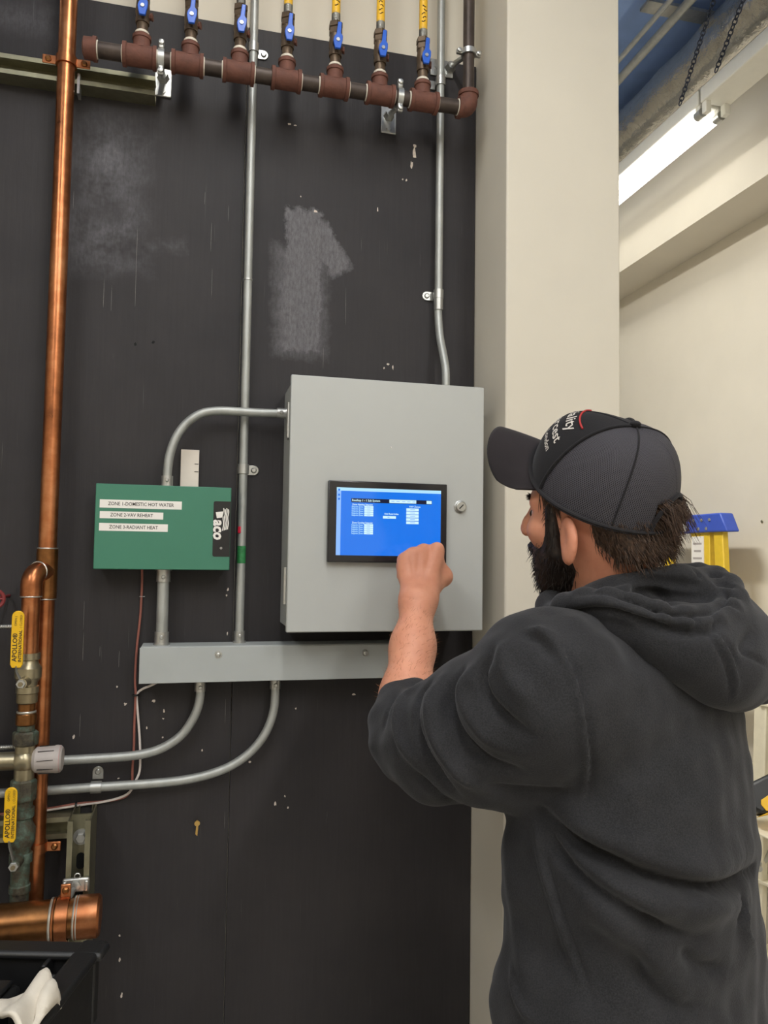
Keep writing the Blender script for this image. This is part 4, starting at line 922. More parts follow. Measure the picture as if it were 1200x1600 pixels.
def fabric(name, c, sheen=.35, scale=900, bump=.25, var=.18):
    t = NT(name); n = t.noise(14,3); f = t.noise(scale,2)
    lo = tuple(x*(1-var) for x in c[:3])+(1,); hi = tuple(x*(1+var) for x in c[:3])+(1,)
    cc = t.ramp(t.math('MULTIPLY_ADD', f, .6, t.math('MULTIPLY', n, .4)), (.35,lo), (.65,hi))
    t.bump(f, bump, .0012)
    return t.fin(Base_Color=cc, Roughness=.92, Specular_IOR_Level=.15, Sheen_Weight=sheen, Sheen_Roughness=.45, Sheen_Tint=(.9,.9,.95,1))
M['hoodie'] = fabric('charcoal_fleece', srgb(47,47,49), .14, 520, .55, .32); M['jeans'] = fabric('dark_denim', srgb(44,48,58), .1)
M['cap'] = fabric('black_cap_twill', srgb(38,37,39), .12, 1400); M['brim'] = fabric('cap_brim_twill', srgb(46,42,44), .12, 1400)
def capmesh():
    t = NT('cap_mesh_net'); tc = t.n('TexCoord').outputs['UV']
    def wav(rot):
        x = t.n('TexWave'); t.set(x.inputs['Vector'], t.mapping(scale=(1,1,1), rot=(0,0,rot), src=tc)); x.inputs['Scale'].default_value = 13; return x.outputs[1]
    h = t.math('MAXIMUM', wav(.6), wav(-.6)); c = t.ramp(h, (.3,srgb(24,23,25)), (.8,srgb(78,76,82)))
    t.bump(h, .5, .0012)
    return t.fin(Base_Color=c, Roughness=.75, Specular_IOR_Level=.25)
M['capnet'] = capmesh()
def hairmat(name, a, b):
    t = NT(name); n = t.noise(160,3); return t.fin(Base_Color=t.ramp(n,(.3,a),(.7,b)), Roughness=.5, Specular_IOR_Level=.4)
M['hair'] = hairmat('brown_hair', srgb(44,32,26), srgb(94,71,55)); M['beard'] = hairmat('dark_beard', srgb(22,17,15), srgb(48,37,31))
# ---- body: head, neck, torso, limbs, then the raised arm with its hand at finer resolution
def undercap(X, Y, Z, d, m):                        # whatever is above the band stays inside the crown
    uc = (X-CO[0])*CU[0]+(Y-CO[1])*CU[1]+(Z-CO[2])*CU[2]
    return np.maximum(d, np.minimum(ell(X,Y,Z,CO-CF*.006,(CF,CL,CU),(ca_-m,cb_-m,ch_-m)), uc+.004))
def head_sdf(X, Y, Z):
    E = lambda c, r: ell(X,Y,Z,HP(*c),HA,r)
    d = E((-.008,0,.030),(.099,.077,.098)); d = smin(d, E((.034,0,-.045),(.062,.058,.078)), .03)
    d = smin(d, E((.068,0,-.100),(.026,.026,.020)), .022)
    for s in (-1,1):
        d = smin(d, E((.058,s*.042,-.032),(.030,.026,.024)), .02)             # cheekbone
        d = smin(d, caps(X,Y,Z,HP(.088,s*.008,.012),HP(.074,s*.046,.010),.009,.008), .012)  # brow
        d = smax(d, -(np.sqrt(sum((P-c)**2 for P,c in zip((X,Y,Z),HP(.104,s*.031,-.008))))-.0165), .012)
        d = smin(d, caps(X,Y,Z,HP(.094,s*.004,-.074),HP(.084,s*.022,-.076),.006,.004), .006)
    d = smin(d, chain_sdf(X,Y,Z,[(HP(.092,0,.000),.008),(HP(.108,0,-.028),.009),(HP(.112,0,-.038),.0105)],.006), .010)
    for s in (-1,1): d = smin(d, E((.106,s*.011,-.042),(.010,.007,.007)), .006)
    d = undercap(X,Y,Z,d,.010)
    # ears
    for s in (-1,1):
        ax = (HFp*.86-HUp*.18-HLt*s*.46); ax /= np.linalg.norm(ax); up = HUp*.97+HFp*.0-HFp*.22; up -= ax*(up@ax); up /= np.linalg.norm(up); sd = np.cross(ax,up)
        c = HP(.006,s*.084,-.034)
        e = ell(X,Y,Z,c,(ax,up,sd),(.0175,.031,.0085)); e = smin(e, ell(X,Y,Z,c-up*.026+ax*.004,(ax,up,sd),(.0095,.012,.006)), .008)
        out = sd if sd@(HLt*s) > 0 else -sd
        cav = ell(X,Y,Z,c+out*.012+ax*.004+up*.004,(ax,up,sd),(.0105,.020,.0080)); e = smax(e,-cav,.004)
        d = smin(d, e, .007)
    d = smin(d, caps(X,Y,Z,HP(-.030,0,-.055),NB,.058,.066), .03)
    return d
def body_sdf(X, Y, Z):
    d = head_sdf(X,Y,Z)
    T = (RD,FD,UPV)
    d = smin(d, ell(X,Y,Z,PL(0,0,1.22),T,(.160,.105,.25)), .05); d = smin(d, ell(X,Y,Z,PL(0,0,.96),T,(.150,.110,.14)), .06)
    d = smin(d, chain_sdf(X,Y,Z,[(SH,.055),(SH*.35+EL*.65,.044),(EL,.040)],.02), .04)
    d = smin(d, chain_sdf(X,Y,Z,[(SHR,.055),(ELR,.042),(WRR,.028)],.02), .04)
    for s in (-1,1):
        d = smin(d, chain_sdf(X,Y,Z,[(PL(s*.09,0,.92),.080),(PL(s*.10,.02,.50),.055),(PL(s*.11,-.01,.30),.052),(PL(s*.11,-.02,.09),.036)],.03), .05)
    # hanging right hand
    h0 = WRR; fw = FD*.8-UPV*.5; fw /= np.linalg.norm(fw)
    d = smin(d, ell(X,Y,Z,h0+fw*.05,(fw,RD,np.cross(fw,RD)),(.055,.040,.018)), .02)
    for k in range(4): d = smin(d, chain_sdf(X,Y,Z,[(h0+fw*.085+RD*(.03-.02*k),.0095),(h0+fw*.125+RD*(.03-.02*k)-UPV*.01,.0085),(h0+fw*.145+RD*(.03-.02*k)-UPV*.03,.0075)],.006), .006)
    d = smin(d, chain_sdf(X,Y,Z,[(h0+fw*.02-RD*.03,.013),(h0+fw*.06-RD*.055,.011),(h0+fw*.09-RD*.055,.009)],.006), .008)
    return d
# raised left hand: back to the viewer, knuckles up, index finger pressed on the screen
DK = 1.452
K = dict(index=a3(683,859,DK), middle=a3(662,861,DK+.002), ring=a3(645,867,DK-.002), little=a3(631,876,DK-.008))
away = np.array((.10,.99,0)); away /= np.linalg.norm(away)
def hand_sdf(X, Y, Z):
    wdir = WR-EL; wdir /= np.linalg.norm(wdir); er = np.array(_r)
    d = chain_sdf(X,Y,Z,[(EL,.043),(EL*.7+WR*.3,.0410),(EL*.35+WR*.65,.0345),(WR,.0275)],.03)
    d = smin(d, caps(X,Y,Z,WR-er*.008,WR+er*.009,.0225,.0225), .025)
    # palm as metacarpal rays
    mid = WR+wdir*.006
    for n_, o_, r0 in (('index',.017,.0150),('middle',.006,.0155),('ring',-.006,.0150),('little',-.016,.0135)):
        d = smin(d, caps(X,Y,Z,mid+er*o_,K[n_]+away*.004,r0,.0128 if n_ != 'little' else .0112), .014)
    d = smin(d, ell(X,Y,Z,(K['middle']+K['ring']+2*mid)/4+away*.014,(er,wdir,away),(.034,.040,.017)), .015)
    # knuckle caps
    for n_ in K: d = smin(d, np.sqrt(sum((P-c)**2 for P,c in zip((X,Y,Z),K[n_]-away*.001+UPV*.002)))-.0112, .007)
    dn_ = -UPV
    tip = np.array((0,0,0.)); I0 = K['index']
    tipY = -.188
    ix = np.array((I0[0]+.004, tipY, I0[2]-.026))
    dI = chain_sdf(X,Y,Z,[(I0,.0112),(I0+away*.043+dn_*.004,.0100),(I0+away*.066+dn_*.014,.0088),(ix,.0072)],.003); d = smin(d,dI,.006)
    for n_, L1, L2, L3, r in (('middle',.045,.027,.020,.0105),('ring',.042,.025,.019,.0100),('little',.034,.020,.016,.0088)):
        k0 = K[n_]; p1 = k0+away*L1+dn_*.010; p2 = p1+dn_*L2-away*.004; p3 = p2-away*L3+dn_*.003
        d = smin(d, chain_sdf(X,Y,Z,[(k0,r+.0005),(p1,r),(p2,r-.001),(p3,r-.002)],.003), .005)
    # thumb leaving the side of the palm near its base
    t0 = mid+er*.018+away*.010+wdir*.012; t1 = a3(692,901,DK+.012); t2 = a3(690,890,DK+.045); t3 = a3(682,882,DK+.068)
    d = smin(d, chain_sdf(X,Y,Z,[(t0,.0170),(t1,.0150),(t2,.0118),(t3,.0090)],.008), .018)
    d = smin(d, caps(X,Y,Z,K['index']*.80+mid*.20+er*.006+away*.014,t1,.0130,.0140), .016)
    return d
def merged(parts):
    V_ = []; Q_ = []; n = 0
    for v, q in parts: V_.append(v); Q_.append(q+n); n += len(v)
    return np.concatenate(V_), np.concatenate(Q_)
def bbox(pts, m): p = np.array(pts); return p.min(0)-m, p.max(0)+m
lo, hi = bbox([HC,HC],.17); hs = surfnets(lambda X,Y,Z: head_sdf(X,Y,Z),lo-np.array((0,0,.02)),hi,.0034)
lo, hi = bbox([SH,EL,SHR,ELR,WRR,PL(-.2,-.15,.05),PL(.25,.2,1.45)],.14); lo[2] = .02; hi[2] = HC[2]-.06
def lower(X, Y, Z): return smax(body_sdf(X,Y,Z), Z-(HC[2]-.10), .004)
bs = surfnets(lower,lo,hi,.010)
lo, hi = bbox([EL,WR]+list(K.values()),.075); hi[1] += .05
ha = surfnets(hand_sdf,lo,hi,.0028)
hv = relax(ha[0],ha[1],1,.4)
hv = strokes(hv,ha[1],[([(662,866),(659,895),(656,920)],.0035,.0009),([(646,872),(647,898),(648,920)],.0033,.0008),([(681,866),(671,895),(662,920)],.0035,.0009),
    ([(672,858),(670,872),(667,890)],.0035,-.0016),([(653.5,862),(653,880),(652,897)],.0033,-.0015),([(638,871),(640,888),(642,900)],.0032,-.0013),
    ([(630,932),(650,936),(676,930)],.003,-.0008)])
BV, BQ = merged([(relax(hs[0],hs[1],1,.4),hs[1]),bs,(hv,ha[1])])
person = thing('person', TO, 'bearded person in dark hoodie and black cap pressing the touchscreen', 'person')
body = npmesh('body', BV, BQ, M['skin'], person)
# fine hair on the bare forearm
_rh = np.random.RandomState(9); hn = vnormals(hv,ha[1]); fd_ = (WR-EL)/np.linalg.norm(WR-EL); tt_ = (hv-EL)@fd_/np.linalg.norm(WR-EL); st_ = []
for i in _rh.choice(np.where((tt_ > .12) & (tt_ < .95))[0],900):
    d = fd_*.5+np.array(_r)*.55*(1 if _rh.rand() > .3 else -.4)+hn[i]*.35+_rh.normal(0,.2,3); d /= np.linalg.norm(d); L = _rh.uniform(.005,.011); st_.append([hv[i]-hn[i]*.0004,hv[i]+d*L*.5,hv[i]+d*L-fd_*.001])
ARM_HAIR = st_
# eyes
for s in (-1,1):
    e_ = MB().sphere(V(HP(.0765,s*.031,-.009)),.0105,14,10).build('eye', plain('eye_white', srgb(226,220,214), .3), body)
    MB().sphere(V(HP(.0840,s*.032,-.009)),.0060,10,8).build('iris', plain('iris_brown', srgb(60,42,30), .3), body)
nl = ix_n = None
# ---- hoodie
prof = np.array([(.74,.185,.140),(.80,.212,.160),(.90,.222,.168),(1.02,.212,.166),(1.12,.198,.160),(1.22,.184,.156),(1.34,.188,.148),(1.40,.172,.134),(1.445,.135,.115),(1.48,.095,.095),(1.51,.070,.080)])
_wr = np.random.RandomState(11); WN = []
for k in range(9): q = _wr.normal(0,1,3); WN.append((q/np.linalg.norm(q),_wr.uniform(55,170),_wr.uniform(0,6)))
def hoodie_sdf(X, Y, Z):
    x = (X-TO[0])*RD[0]+(Y-TO[1])*RD[1]; y = (X-TO[0])*FD[0]+(Y-TO[1])*FD[1]
    a = np.interp(Z,prof[:,0],prof[:,1]); b = np.interp(Z,prof[:,0],prof[:,2])
    cy = np.interp(Z,[.75,1.0,1.25,1.45],[.0,.0,-.005,.02]); cx = np.interp(Z,[.75,1.05,1.20,1.36,1.5],[.0,.0,-.012,-.004,.0])
    q = ((np.abs((x-cx)/a))**2.3+(np.abs((y-cy)/b))**2.3)**(1/2.3); d = (q-1)*np.minimum(a,b)
    d = smax(d, Z-1.475, .03); d = smax(d, .80-Z, .015)
    # left sleeve towards the screen, right sleeve forward and down
    s1 = chain_sdf(X,Y,Z,[(PL(-.13,-.01,1.365),.098),(a3(862,1078,1.035),.104),(a3(762,1140,1.105),.101),(a3(690,1158,1.165),.085),(a3(648,1152,1.215),.064),(a3(634,1128,1.245),.051),(a3(636,1098,1.268),.046)],.03)
    d = smin(d, s1, .035)
    s2 = chain_sdf(X,Y,Z,[(PL(.13,-.005,1.375),.085),(SHR+UPV*-.03,.082),(ELR,.066),(WRR*.8+ELR*.2,.050)],.03); d = smin(d, s2, .04)
    # hem and cuff bands pull in a little
    d = d+.006*np.exp(-((Z-.865)/.010)**2)
    # slack cloth: soft waves hanging from the left arm pit to the right hip
    w = .0035*np.sin(38*(Z+.45*x)+3*y)+.003*np.sin(23*(Z-.3*x)+9*x); d = d-w*np.clip((1.28-Z)*6,0,1)
    for k in range(9):
        dr = np.array(WN[k][0]); d = d-.0006*np.sin(WN[k][1]*(X*dr[0]+Y*dr[1]+Z*dr[2])+WN[k][2])
    return d
lo, hi = bbox([PL(-.25,-.2,.78),PL(.3,.2,1.5),SH,EL,WRR],.10); lo[2] = .78; hi[2] = 1.52
hv, hq = surfnets(hoodie_sdf,lo,hi,.0052)
hv = relax(hv,hq,3,.5)
FO = [ # seam and folds, traced on the cloth
 ([(846,988),(878,1022),(900,1075),(912,1140),(916,1205),(905,1262)],.0050,.0065), ([(853,985),(885,1020),(908,1075),(920,1140),(924,1205),(914,1258)],.0045,-.0065),
 ([(850,1268),(886,1303),(920,1326),(955,1342),(1008,1365),(1077,1383),(1131,1383),(1178,1358)],.010,-.016), ([(862,1250),(910,1285),(970,1315),(1040,1345),(1110,1352),(1170,1325)],.024,.012),
 ([(880,1330),(930,1368),(985,1398),(1050,1412),(1120,1415),(1165,1400)],.020,.012), ([(843,1277),(874,1330),(912,1370),(970,1410),(1031,1447),(1090,1470)],.010,-.012),
 ([(900,1395),(960,1440),(1020,1490),(1070,1540)],.022,.008), ([(985,1480),(1010,1530),(1050,1570),(1110,1580)],.013,-.009), ([(1060,1480),(1090,1510),(1140,1520)],.013,-.008),
 ([(842,1277),(852,1330),(866,1384),(880,1430),(893,1468),(907,1508),(920,1545),(928,1590)],.0035,-.0035), ([(836,1290),(845,1340),(858,1390),(885,1470),(905,1530)],.006,.004),
 ([(790,1290),(800,1380),(815,1480),(830,1570)],.02,.004), ([(1156,1410),(1160,1450),(1180,1490)],.008,.006), ([(1150,1400),(1152,1440)],.007,-.006),
 ([(1050,1130),(1100,1140),(1150,1130)],.02,-.004), ([(800,1510),(806,1550),(822,1582),(842,1597)],.006,.004),
 # sleeve
 ([(672,1066),(655,1090),(650,1130),(662,1170),(690,1215),(715,1245)],.008,-.011), ([(690,1062),(676,1095),(678,1135),(696,1175),(730,1215),(768,1236)],.013,.011),
 ([(722,1050),(702,1080),(703,1115),(722,1155),(760,1190),(810,1205)],.010,-.013), ([(748,1040),(727,1075),(735,1112),(765,1150),(815,1176)],.015,.010),
 ([(770,1022),(752,1052),(757,1085),(785,1120),(830,1150)],.010,-.011), ([(650,1072),(630,1095),(622,1130),(632,1165),(655,1200)],.010,.008),
 ([(800,1000),(785,1025),(800,1065),(835,1100)],.013,.006), ([(815,992),(840,1002),(868,1035)],.008,-.005), ([(826,984),(856,990),(884,1016)],.006,.006),
 ([(745,1225),(800,1235),(860,1236),(900,1240)],.012,-.006), ([(620,1085),(606,1110),(600,1140)],.005,-.004), ([(640,1200),(680,1238),(715,1258)],.010,-.006)]
FO = [(p_,w_*.85 if a_ < 0 else w_,a_*((1.8 if p_[0][1] > 1240 else 1.35) if w_ > .005 else 1.1)) for p_,w_,a_ in FO]
hv = strokes(hv,hq,FO)
hoodie = npmesh('hoodie', hv, hq, M['hoodie'], person)
# ---- hood lying on the back
def hood_sdf(X, Y, Z):
    S_ = lambda px,py,z,r: (a3(px,py,z),r*1.12 if r < .0178 else r)
    pouch = chain_sdf(X,Y,Z,[S_(905,962,1.085,.024),S_(965,972,1.045,.030),S_(1030,990,1.020,.038),S_(1085,1015,1.015,.046),S_(1128,1045,1.03,.046),S_(1148,1068,1.055,.036)],.03)
    p2 = chain_sdf(X,Y,Z,[S_(1060,960,1.07,.05),S_(1118,985,1.07,.052),S_(1150,1020,1.09,.056),S_(1180,1046,1.12,.050)],.03); pouch = smin(pouch,p2,.04)
    p3 = chain_sdf(X,Y,Z,[S_(1090,928,1.13,.030),S_(1128,955,1.12,.032),S_(1150,992,1.13,.038),S_(1190,1045,1.17,.046)],.03); pouch = smin(pouch,p3,.03)
    inner = chain_sdf(X,Y,Z,[S_(905,955,1.10,.020),S_(930,942,1.085,.020),S_(968,928,1.072,.020),S_(1015,917,1.075,.020),S_(1062,911,1.09,.020),S_(1100,908,1.12,.020)],.03); inner = smin(inner, chain_sdf(X,Y,Z,[S_(950,960,1.06,.03),S_(1020,965,1.06,.04),S_(1080,960,1.08,.04)],.03), .03); pouch = smin(pouch,inner,.02)
    # hollow of the hood
    cav = ell(X,Y,Z,a3(1058,925,1.045),(np.array(_r),UPV,np.array(_w)),(.062,.024,.030)); pouch = smax(pouch,-cav,.015)
    rim = chain_sdf(X,Y,Z,[S_(868,962,1.11,.015),S_(884,949,1.075,.0175),S_(915,941,1.045,.0175),S_(950,941,1.020,.0172),S_(990,951,1.003,.0170),S_(1030,963,.993,.0168),S_(1072,971,.992,.0170),S_(1108,970,1.003,.0170),
        S_(1136,957,1.028,.0170),S_(1146,937,1.060,.0170),S_(1139,917,1.092,.0160),S_(1120,901,1.125,.0130),S_(1092,894,1.155,.0120),S_(1055,893,1.175,.0115)],.008)
    d = smin(pouch,rim,.006)
    # front of the neckline under the beard
    fr = chain_sdf(X,Y,Z,[S_(868,962,1.11,.018),S_(862,948,1.15,.020),S_(868,935,1.19,.020),S_(900,930,1.235,.020)],.02); d = smin(d,fr,.01)
    nk = ell(X,Y,Z,NB+UPV*.012+FD*-.005,(RD,FD,UPV),(.098,.098,.045)); d = smin(d,nk,.02)
    keep = caps(X,Y,Z,HP(-.030,0,-.055),NB+UPV*.02,.064,.072); d = smax(d,-keep,.004)
    return d
pts = [a3(868,962,1.10),a3(1200,1060,1.15),a3(1150,1100,1.03),a3(1055,885,1.19),a3(1000,960,.99),a3(900,930,1.24)]
lo, hi = bbox(pts,.06); hv, hq = surfnets(hood_sdf,lo,hi,.0042); hv = relax(hv,hq,1,.4)
FH = [([(870,972),(905,958),(950,957),(990,968),(1030,980),(1072,988),(1108,986),(1130,975)],.006,-.010), ([(900,928),(950,925),(990,936),(1030,949),(1072,957),(1104,955),(1126,942),(1132,926),(1120,912)],.006,-.008), ([(1112,984),(1128,1005),(1142,1032),(1150,1062),(1148,1090)],.0035,.004), ([(1106,988),(1121,1010),(1134,1038),(1141,1066),(1140,1088)],.003,-.004), ([(1119,982),(1135,1004),(1149,1030),(1156,1058)],.003,-.003),
 ([(1160,1020),(1175,1026),(1200,1040)],.004,-.004), ([(1180,985),(1165,1005),(1158,1020)],.008,-.006),
 ([(1015,945),(1024,955),(1022,966)],.006,-.005), ([(1050,953),(1058,962),(1054,976)],.005,-.005), ([(1080,955),(1092,968),(1090,984)],.004,-.006), ([(1115,955),(1122,968),(1118,982)],.005,-.005),
 ([(1128,925),(1143,928),(1156,934)],.004,-.006), ([(1122,912),(1136,913),(1150,918)],.004,-.005), ([(1108,900),(1118,898),(1130,900)],.004,-.005), ([(1085,890),(1092,896),(1098,905)],.004,-.005), ([(1132,940),(1147,944),(1158,952)],.004,-.005),
 ([(960,918),(1010,912),(1060,922),(1105,925)],.007,.005), ([(1010,917),(1035,930),(1060,950)],.006,-.006), ([(965,930),(1000,935),(1040,950)],.006,-.004), ([(900,925),(960,912),(1020,905)],.007,-.004)]
FH = [(p_,w_,a_*1.35) for p_,w_,a_ in FH]; hv = strokes(hv,hq,FH)
npmesh('hood', hv, hq, M['hoodie'], person)
# ---- trousers and boots
def pants_sdf(X, Y, Z):
    d = ell(X,Y,Z,PL(0,0,.88),(RD,FD,UPV),(.178,.135,.13))
    for s in (-1,1): d = smin(d, chain_sdf(X,Y,Z,[(PL(s*.09,0,.86),.098),(PL(s*.10,.02,.50),.076),(PL(s*.11,-.005,.30),.070),(PL(s*.11,-.02,.075),.066)],.03), .04)
    return smax(d, .05-Z, .01)
lo, hi = bbox([PL(-.2,-.15,.03),PL(.2,.15,1.02)],.06); lo[2] = .03; v_, q_ = surfnets(pants_sdf,lo,hi,.012); npmesh('trousers', v_, q_, M['jeans'], person)
M['boot'] = plain('brown_boot_leather', srgb(86,62,44), .6, var=.15)
for s in (-1,1):
    def boot_sdf(X, Y, Z): 
        d = chain_sdf(X,Y,Z,[(PL(s*.11,-.05,.045),.042),(PL(s*.115,.06,.040),.042),(PL(s*.12,.15,.034),.036)],.03); d = smin(d, caps(X,Y,Z,PL(s*.11,-.03,.05),PL(s*.11,-.025,.14),.042,.044), .03)
        return smax(d, .002-Z, .006)
    lo, hi = bbox([PL(s*.11,-.08,.0),PL(s*.12,.18,.16)],.06); lo[2] = -.012; v_, q_ = surfnets(boot_sdf,lo,hi,.009); npmesh('boot', v_, q_, M['boot'], person)
# ---- hair and beard
def strandmesh(name, roots, mat, r0):
    V_ = []; Q_ = []
    for pts in roots:
        n = len(V_); m = len(pts)
        for i, p in enumerate(pts):
            d = pts[min(i+1,m-1)]-pts[max(i-1,0)]; d = d/(np.linalg.norm(d)+1e-9); a = np.cross(d,(.3,.5,.81)); a /= np.linalg.norm(a)+1e-9; b = np.cross(d,a); r = r0*(1-.85*i/(m-1))
            for k in range(3): q = 2*math.pi*k/3; V_.append(p+(a*math.cos(q)+b*math.sin(q))*r)
        for i in range(m-1):
            for k in range(3): l = (k+1) % 3; Q_.append((n+i*3+k,n+i*3+l,n+(i+1)*3+l,n+(i+1)*3+k))
    return np.array(V_), np.array(Q_)
def hair_sdf(X, Y, Z):
    d = ell(X,Y,Z,HP(-.012,0,.022),HA,(.104,.083,.102))
    f = (X-HC[0])*HFp[0]+(Y-HC[1])*HFp[1]+(Z-HC[2])*HFp[2]; u = (X-HC[0])*HUp[0]+(Y-HC[1])*HUp[1]+(Z-HC[2])*HUp[2]
    nape = ell(X,Y,Z,HP(-.062,0,-.048),HA,(.046,.064,.050)); d = smin(d,nape,.025)
    d = smax(d, f+.022-np.clip((u-.008)*4,0,.08)+np.clip((-.045-u)*1.1,0,.05), .006)   # clear of face and ears
    d = smax(d, -(u+.074), .008); d = smax(d, u-.030, .01)
    return undercap(X,Y,Z,d,.008)
lo, hi = bbox([HC,HC],.15); v_, q_ = surfnets(hair_sdf,lo,hi,.004); hair = npmesh('hair', v_, q_, M['hair'], person)
rnd = np.random.RandomState(4); N_ = vnormals(v_,q_); st_ = []
uu = (v_-HC)@HUp; ff = (v_-HC)@HFp; I = np.where((uu < .0) & (uu > -.075) & (N_@HFp < .6))[0]
for i in rnd.choice(I,1300):
    p = v_[i]; d = -HUp*.8+N_[i]*.22-HFp*.35+rnd.normal(0,.16,3); d -= N_[i]*min(0,d@N_[i]); L = rnd.uniform(.010,.022); st_.append([p-N_[i]*.001,p+d*L*.5+N_[i]*.002,p+d*L])
for k in range(420):                                # tuft escaping under the cap strap
    base = HP(-.099+rnd.uniform(-.008,.012),rnd.uniform(-.035,.045),.012+rnd.uniform(-.016,.014)); d = -HFp*.62-HUp*.75+HLt*rnd.uniform(-.15,.15)+rnd.normal(0,.08,3); L = rnd.uniform(.030,.058)
    st_.append([base,base+d*L*.45-HFp*.007,base+d*L-HUp*.006])
for k in range(160):                                # forelock and sideburn by the temple
    base = HP(rnd.uniform(.025,.062),.0745-rnd.uniform(0,.006)-max(0,0),rnd.uniform(.012,.034)); base = base-HLt*max(0,((base-HC)@HFp-.03))*.55; d = -HUp*.95-HFp*.12+HLt*.06+rnd.normal(0,.06,3); L = rnd.uniform(.018,.034)
    st_.append([base,base+d*L*.5,base+d*L])
sv, sq = strandmesh('hair_strands',st_,None,.0008); npmesh('hair_strands', sv, sq, M['hair'], hair); hair.children[0]['kind'] = 'stuff'
def beard_sdf(X, Y, Z):
    E = lambda c, r: ell(X,Y,Z,HP(*c),HA,r)
    d = E((.034,0,-.056),(.064,.063,.076)); d = smin(d, E((.058,0,-.112),(.034,.040,.034)), .03); 
    for s in (-1,1): d = smin(d, caps(X,Y,Z,HP(.040,s*.063,.004),HP(.036,s*.058,-.06),.009,.016), .02)
    d = smin(d, caps(X,Y,Z,HP(.093,-.018,-.062),HP(.093,.018,-.062),.009,.009), .01)
    f = (X-HC[0])*HFp[0]+(Y-HC[1])*HFp[1]+(Z-HC[2])*HFp[2]; u = (X-HC[0])*HUp[0]+(Y-HC[1])*HUp[1]+(Z-HC[2])*HUp[2]
    line = np.interp(f,[.0,.03,.048,.058,.072,.09,.11],[.03,.03,.02,-.020,-.044,-.054,-.054]); d = smax(d, u-line, .008)
    d = smax(d, .026-f-np.clip((-.05-u)*.5,0,.03), .008)
    return d
lo, hi = bbox([HP(.05,0,-.07)]*2,.13); v_, q_ = surfnets(beard_sdf,lo,hi,.0034); bd_ = npmesh('beard', v_, q_, M['beard'], person)
N_ = vnormals(v_,q_); st_ = []
for i in rnd.choice(len(v_),2200):
    p = v_[i]; d = -HUp*.7+N_[i]*.42+HFp*.02+rnd.normal(0,.25,3); L = rnd.uniform(.005,.011); st_.append([p,p+d*L*.6,p+d*L-HUp*.002])
sv, sq = strandmesh('beard_strands',st_,None,.0007); npmesh('beard_strands', sv, sq, M['beard'], bd_); bd_.children[0]['kind'] = 'stuff'
sv, sq = strandmesh('arm_hair',ARM_HAIR,None,.00022); ah_ = npmesh('arm_hair', sv, sq, hairmat('pale_arm_hair', srgb(150,96,66), srgb(186,130,92)), body); ah_['kind'] = 'stuff'
# eyebrow
for s in (-1,1):
    st_ = []
    for k in range(70):
        t_ = rnd.uniform(0,1); p = HP(.0965-.016*t_,s*(.010+.036*t_),.0125+.004*math.sin(t_*3)+rnd.normal(0,.0015)); d = HLt*s*.8+HUp*.25+HFp*.25+rnd.normal(0,.15,3); st_.append([p,p+d*.005,p+d*.010])
    sv, sq = strandmesh('eyebrow',st_,None,.0007); npmesh('eyebrow', sv, sq, M['beard'], body)
# ---- cap
cap = thing('cap', V(CO), '', '') if False else None
def crown(phi, th, off=0.):                         # phi 0 = front, + = left; th 0 = band, pi/2 = top
    a = ca_+off; b = cb_+off; h = ch_+off
    ex = .82; ct, stt = math.cos(th), math.sin(th)
    ct = ct**.80; r = 1
    f = a*math.cos(phi)*ct*(1.0 if math.cos(phi) > 0 else .97); l = b*math.sin(phi)*ct; u = h*stt**1.0
    f -= .020*math.sin(th)**1.6                      # crown leans back a little
    dent = -.006*math.exp(-((phi-2.2)/.5)**2)*math.sin(2*th)+.003*math.sin(3*phi+1)*math.sin(2*th)
    up_ = .033*math.exp(-(phi/.62)**2)*ct**2; return CO+CF*(f+dent*math.cos(phi))+CL*(l+dent*math.sin(phi))+CU*(u+up_)
def crown_patch(name, p0, p1, mat, parent, off=0., t0=0., t1=math.pi/2, n=48, m=24, skip=None):
    vs_ = []; fs = []; uv = []
    for j in range(m+1):
        for i in range(n+1):
            ph = p0+(p1-p0)*i/n; th = t0+(t1-t0)*j/m; vs_.append(crown(ph,min(th,math.pi/2-.001),off)); uv.append((ph*.9,th))
    for j in range(m):
        for i in range(n):
            if skip and skip(p0+(p1-p0)*(i+.5)/n,t0+(t1-t0)*(j+.5)/m): continue
            fs.append((j*(n+1)+i,j*(n+1)+i+1,(j+1)*(n+1)+i+1,(j+1)*(n+1)+i))
    o = MB().add([V(p) for p in vs_],fs).build(name, mat, parent, 180)
    ul = o.data.uv_layers.new(name='UVMap')
    for lp_ in o.data.loops: ul.data[lp_.index].uv = uv[lp_.vertex_index]
    md = o.modifiers.new('thick','SOLIDIFY'); md.thickness = .0025; md.offset = 1 if False else -1
    return o
gap = lambda ph, th: abs(abs(ph)-math.pi) < .42 and th < .42 - .0*abs(ph)
FP = 1.02
cap = crown_patch('cap', -FP, FP, M['cap'], person)
crown_patch('mesh_panel', FP, math.pi, M['capnet'], cap, -.0006, n=44, skip=gap); crown_patch('mesh_panel', -math.pi, -FP, M['capnet'], cap, -.0006, n=44, skip=gap)
def crown_line(name, pts, r, mat, off=.001, flat=1): MB().tube([V(crown(a,min(b,1.56),off)) for a,b in pts],r,8,flat=flat).build(name, mat, cap)
for s in (-1,1):
    crown_line('panel_seam', [(s*FP,.02+1.53*i/20) for i in range(21)], .0022, M['cap'])
    crown_line('panel_seam', [(s*2.15,.02+1.53*i/20) for i in range(21)], .0014, M['cap'], 0)
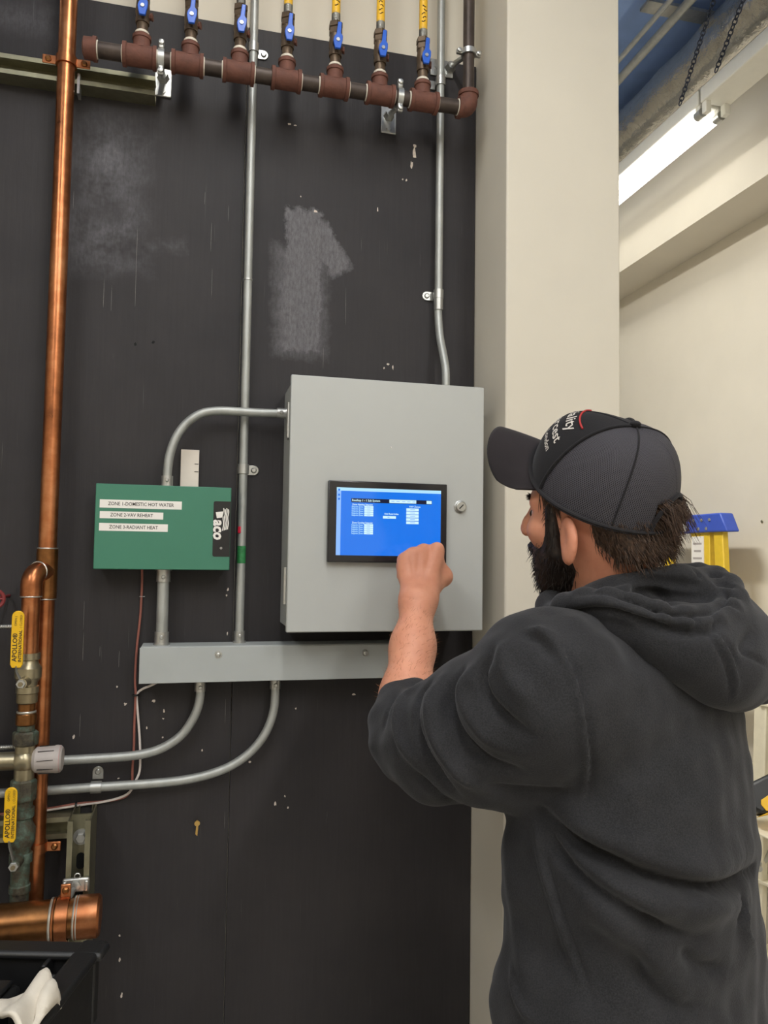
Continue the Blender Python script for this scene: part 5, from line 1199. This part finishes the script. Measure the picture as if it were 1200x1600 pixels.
crown_line('panel_seam', [(.0,.02+1.53*i/20) for i in range(21)], .0013, M['cap'], 0)
bnd = [(-math.pi+.40+(2*math.pi-.80)*i/60,.045) for i in range(61)]; crown_line('sweatband', bnd, .0062, M['cap'], .0005, .45)
crown_line('strap', [(math.pi-.46+.92*i/12,.03) for i in range(13)], .0055, M['cap'], .001, .4)
arch = []
for i in range(21):
    q = math.pi*i/20; ph = math.pi-.44*math.cos(q); arch.append((ph,.05+.40*math.sin(q)))
crown_line('opening_edge', arch, .003, M['cap'])
MB().sphere(V(crown(0,1.56,.002)),.0085,14,8,(1,1,.6)).build('button', M['cap'], cap)
vs_ = []; n, m = 40, 14; bw = .98
for j in range(m+1):
    for i in range(n+1):
        q = -bw+2*bw*i/n; b0 = np.array(crown(q,.05,.0)); t_ = j/m
        l0 = (b0-CO)@CL; f0 = (b0-CO)@CF; u0_ = (b0-CO)@CU
        reach = .086*max(0,1-(abs(q)/bw)**2.8)**.5
        f = f0+reach*t_; l = l0*(1+.04*t_); droop = (-.034*(l/.08)**2*t_-.006*t_*t_)*min(1,reach/.06)-.002
        vs_.append(V(CO+CF*f+CL*l+CU*(u0_+droop)))
br_ = MB().add(vs_,[(j*(n+1)+i,j*(n+1)+i+1,(j+1)*(n+1)+i+1,(j+1)*(n+1)+i) for j in range(m) for i in range(n)]).build('brim', M['brim'], cap, 180)
md = br_.modifiers.new('thick','SOLIDIFY'); md.thickness = .004; md.offset = 0
M['thread_w'] = plain('white_thread', srgb(206,200,192), .7); M['thread_r'] = plain('red_thread', srgb(168,44,44), .7)
def captext(s, size, ph_end, th):
    def fn(x, y): return V(crown(ph_end+x/.112/math.cos(th)**.8,th+y/.122,.0012))
    text('embroidery', s, size, M['thread_w'], cap, (0,0,0), (1,0,0), (0,0,1), align='RIGHT', bold=.0003, fn=fn)
captext('Speciality', .026, .66, .84); captext('Harcest', .023, .72, .62); captext('London', .014, .72, .45)
crown_line('red_line', [(-.2+.95*i/20,.97) for i in range(21)], .0014, M['thread_r'], .001)
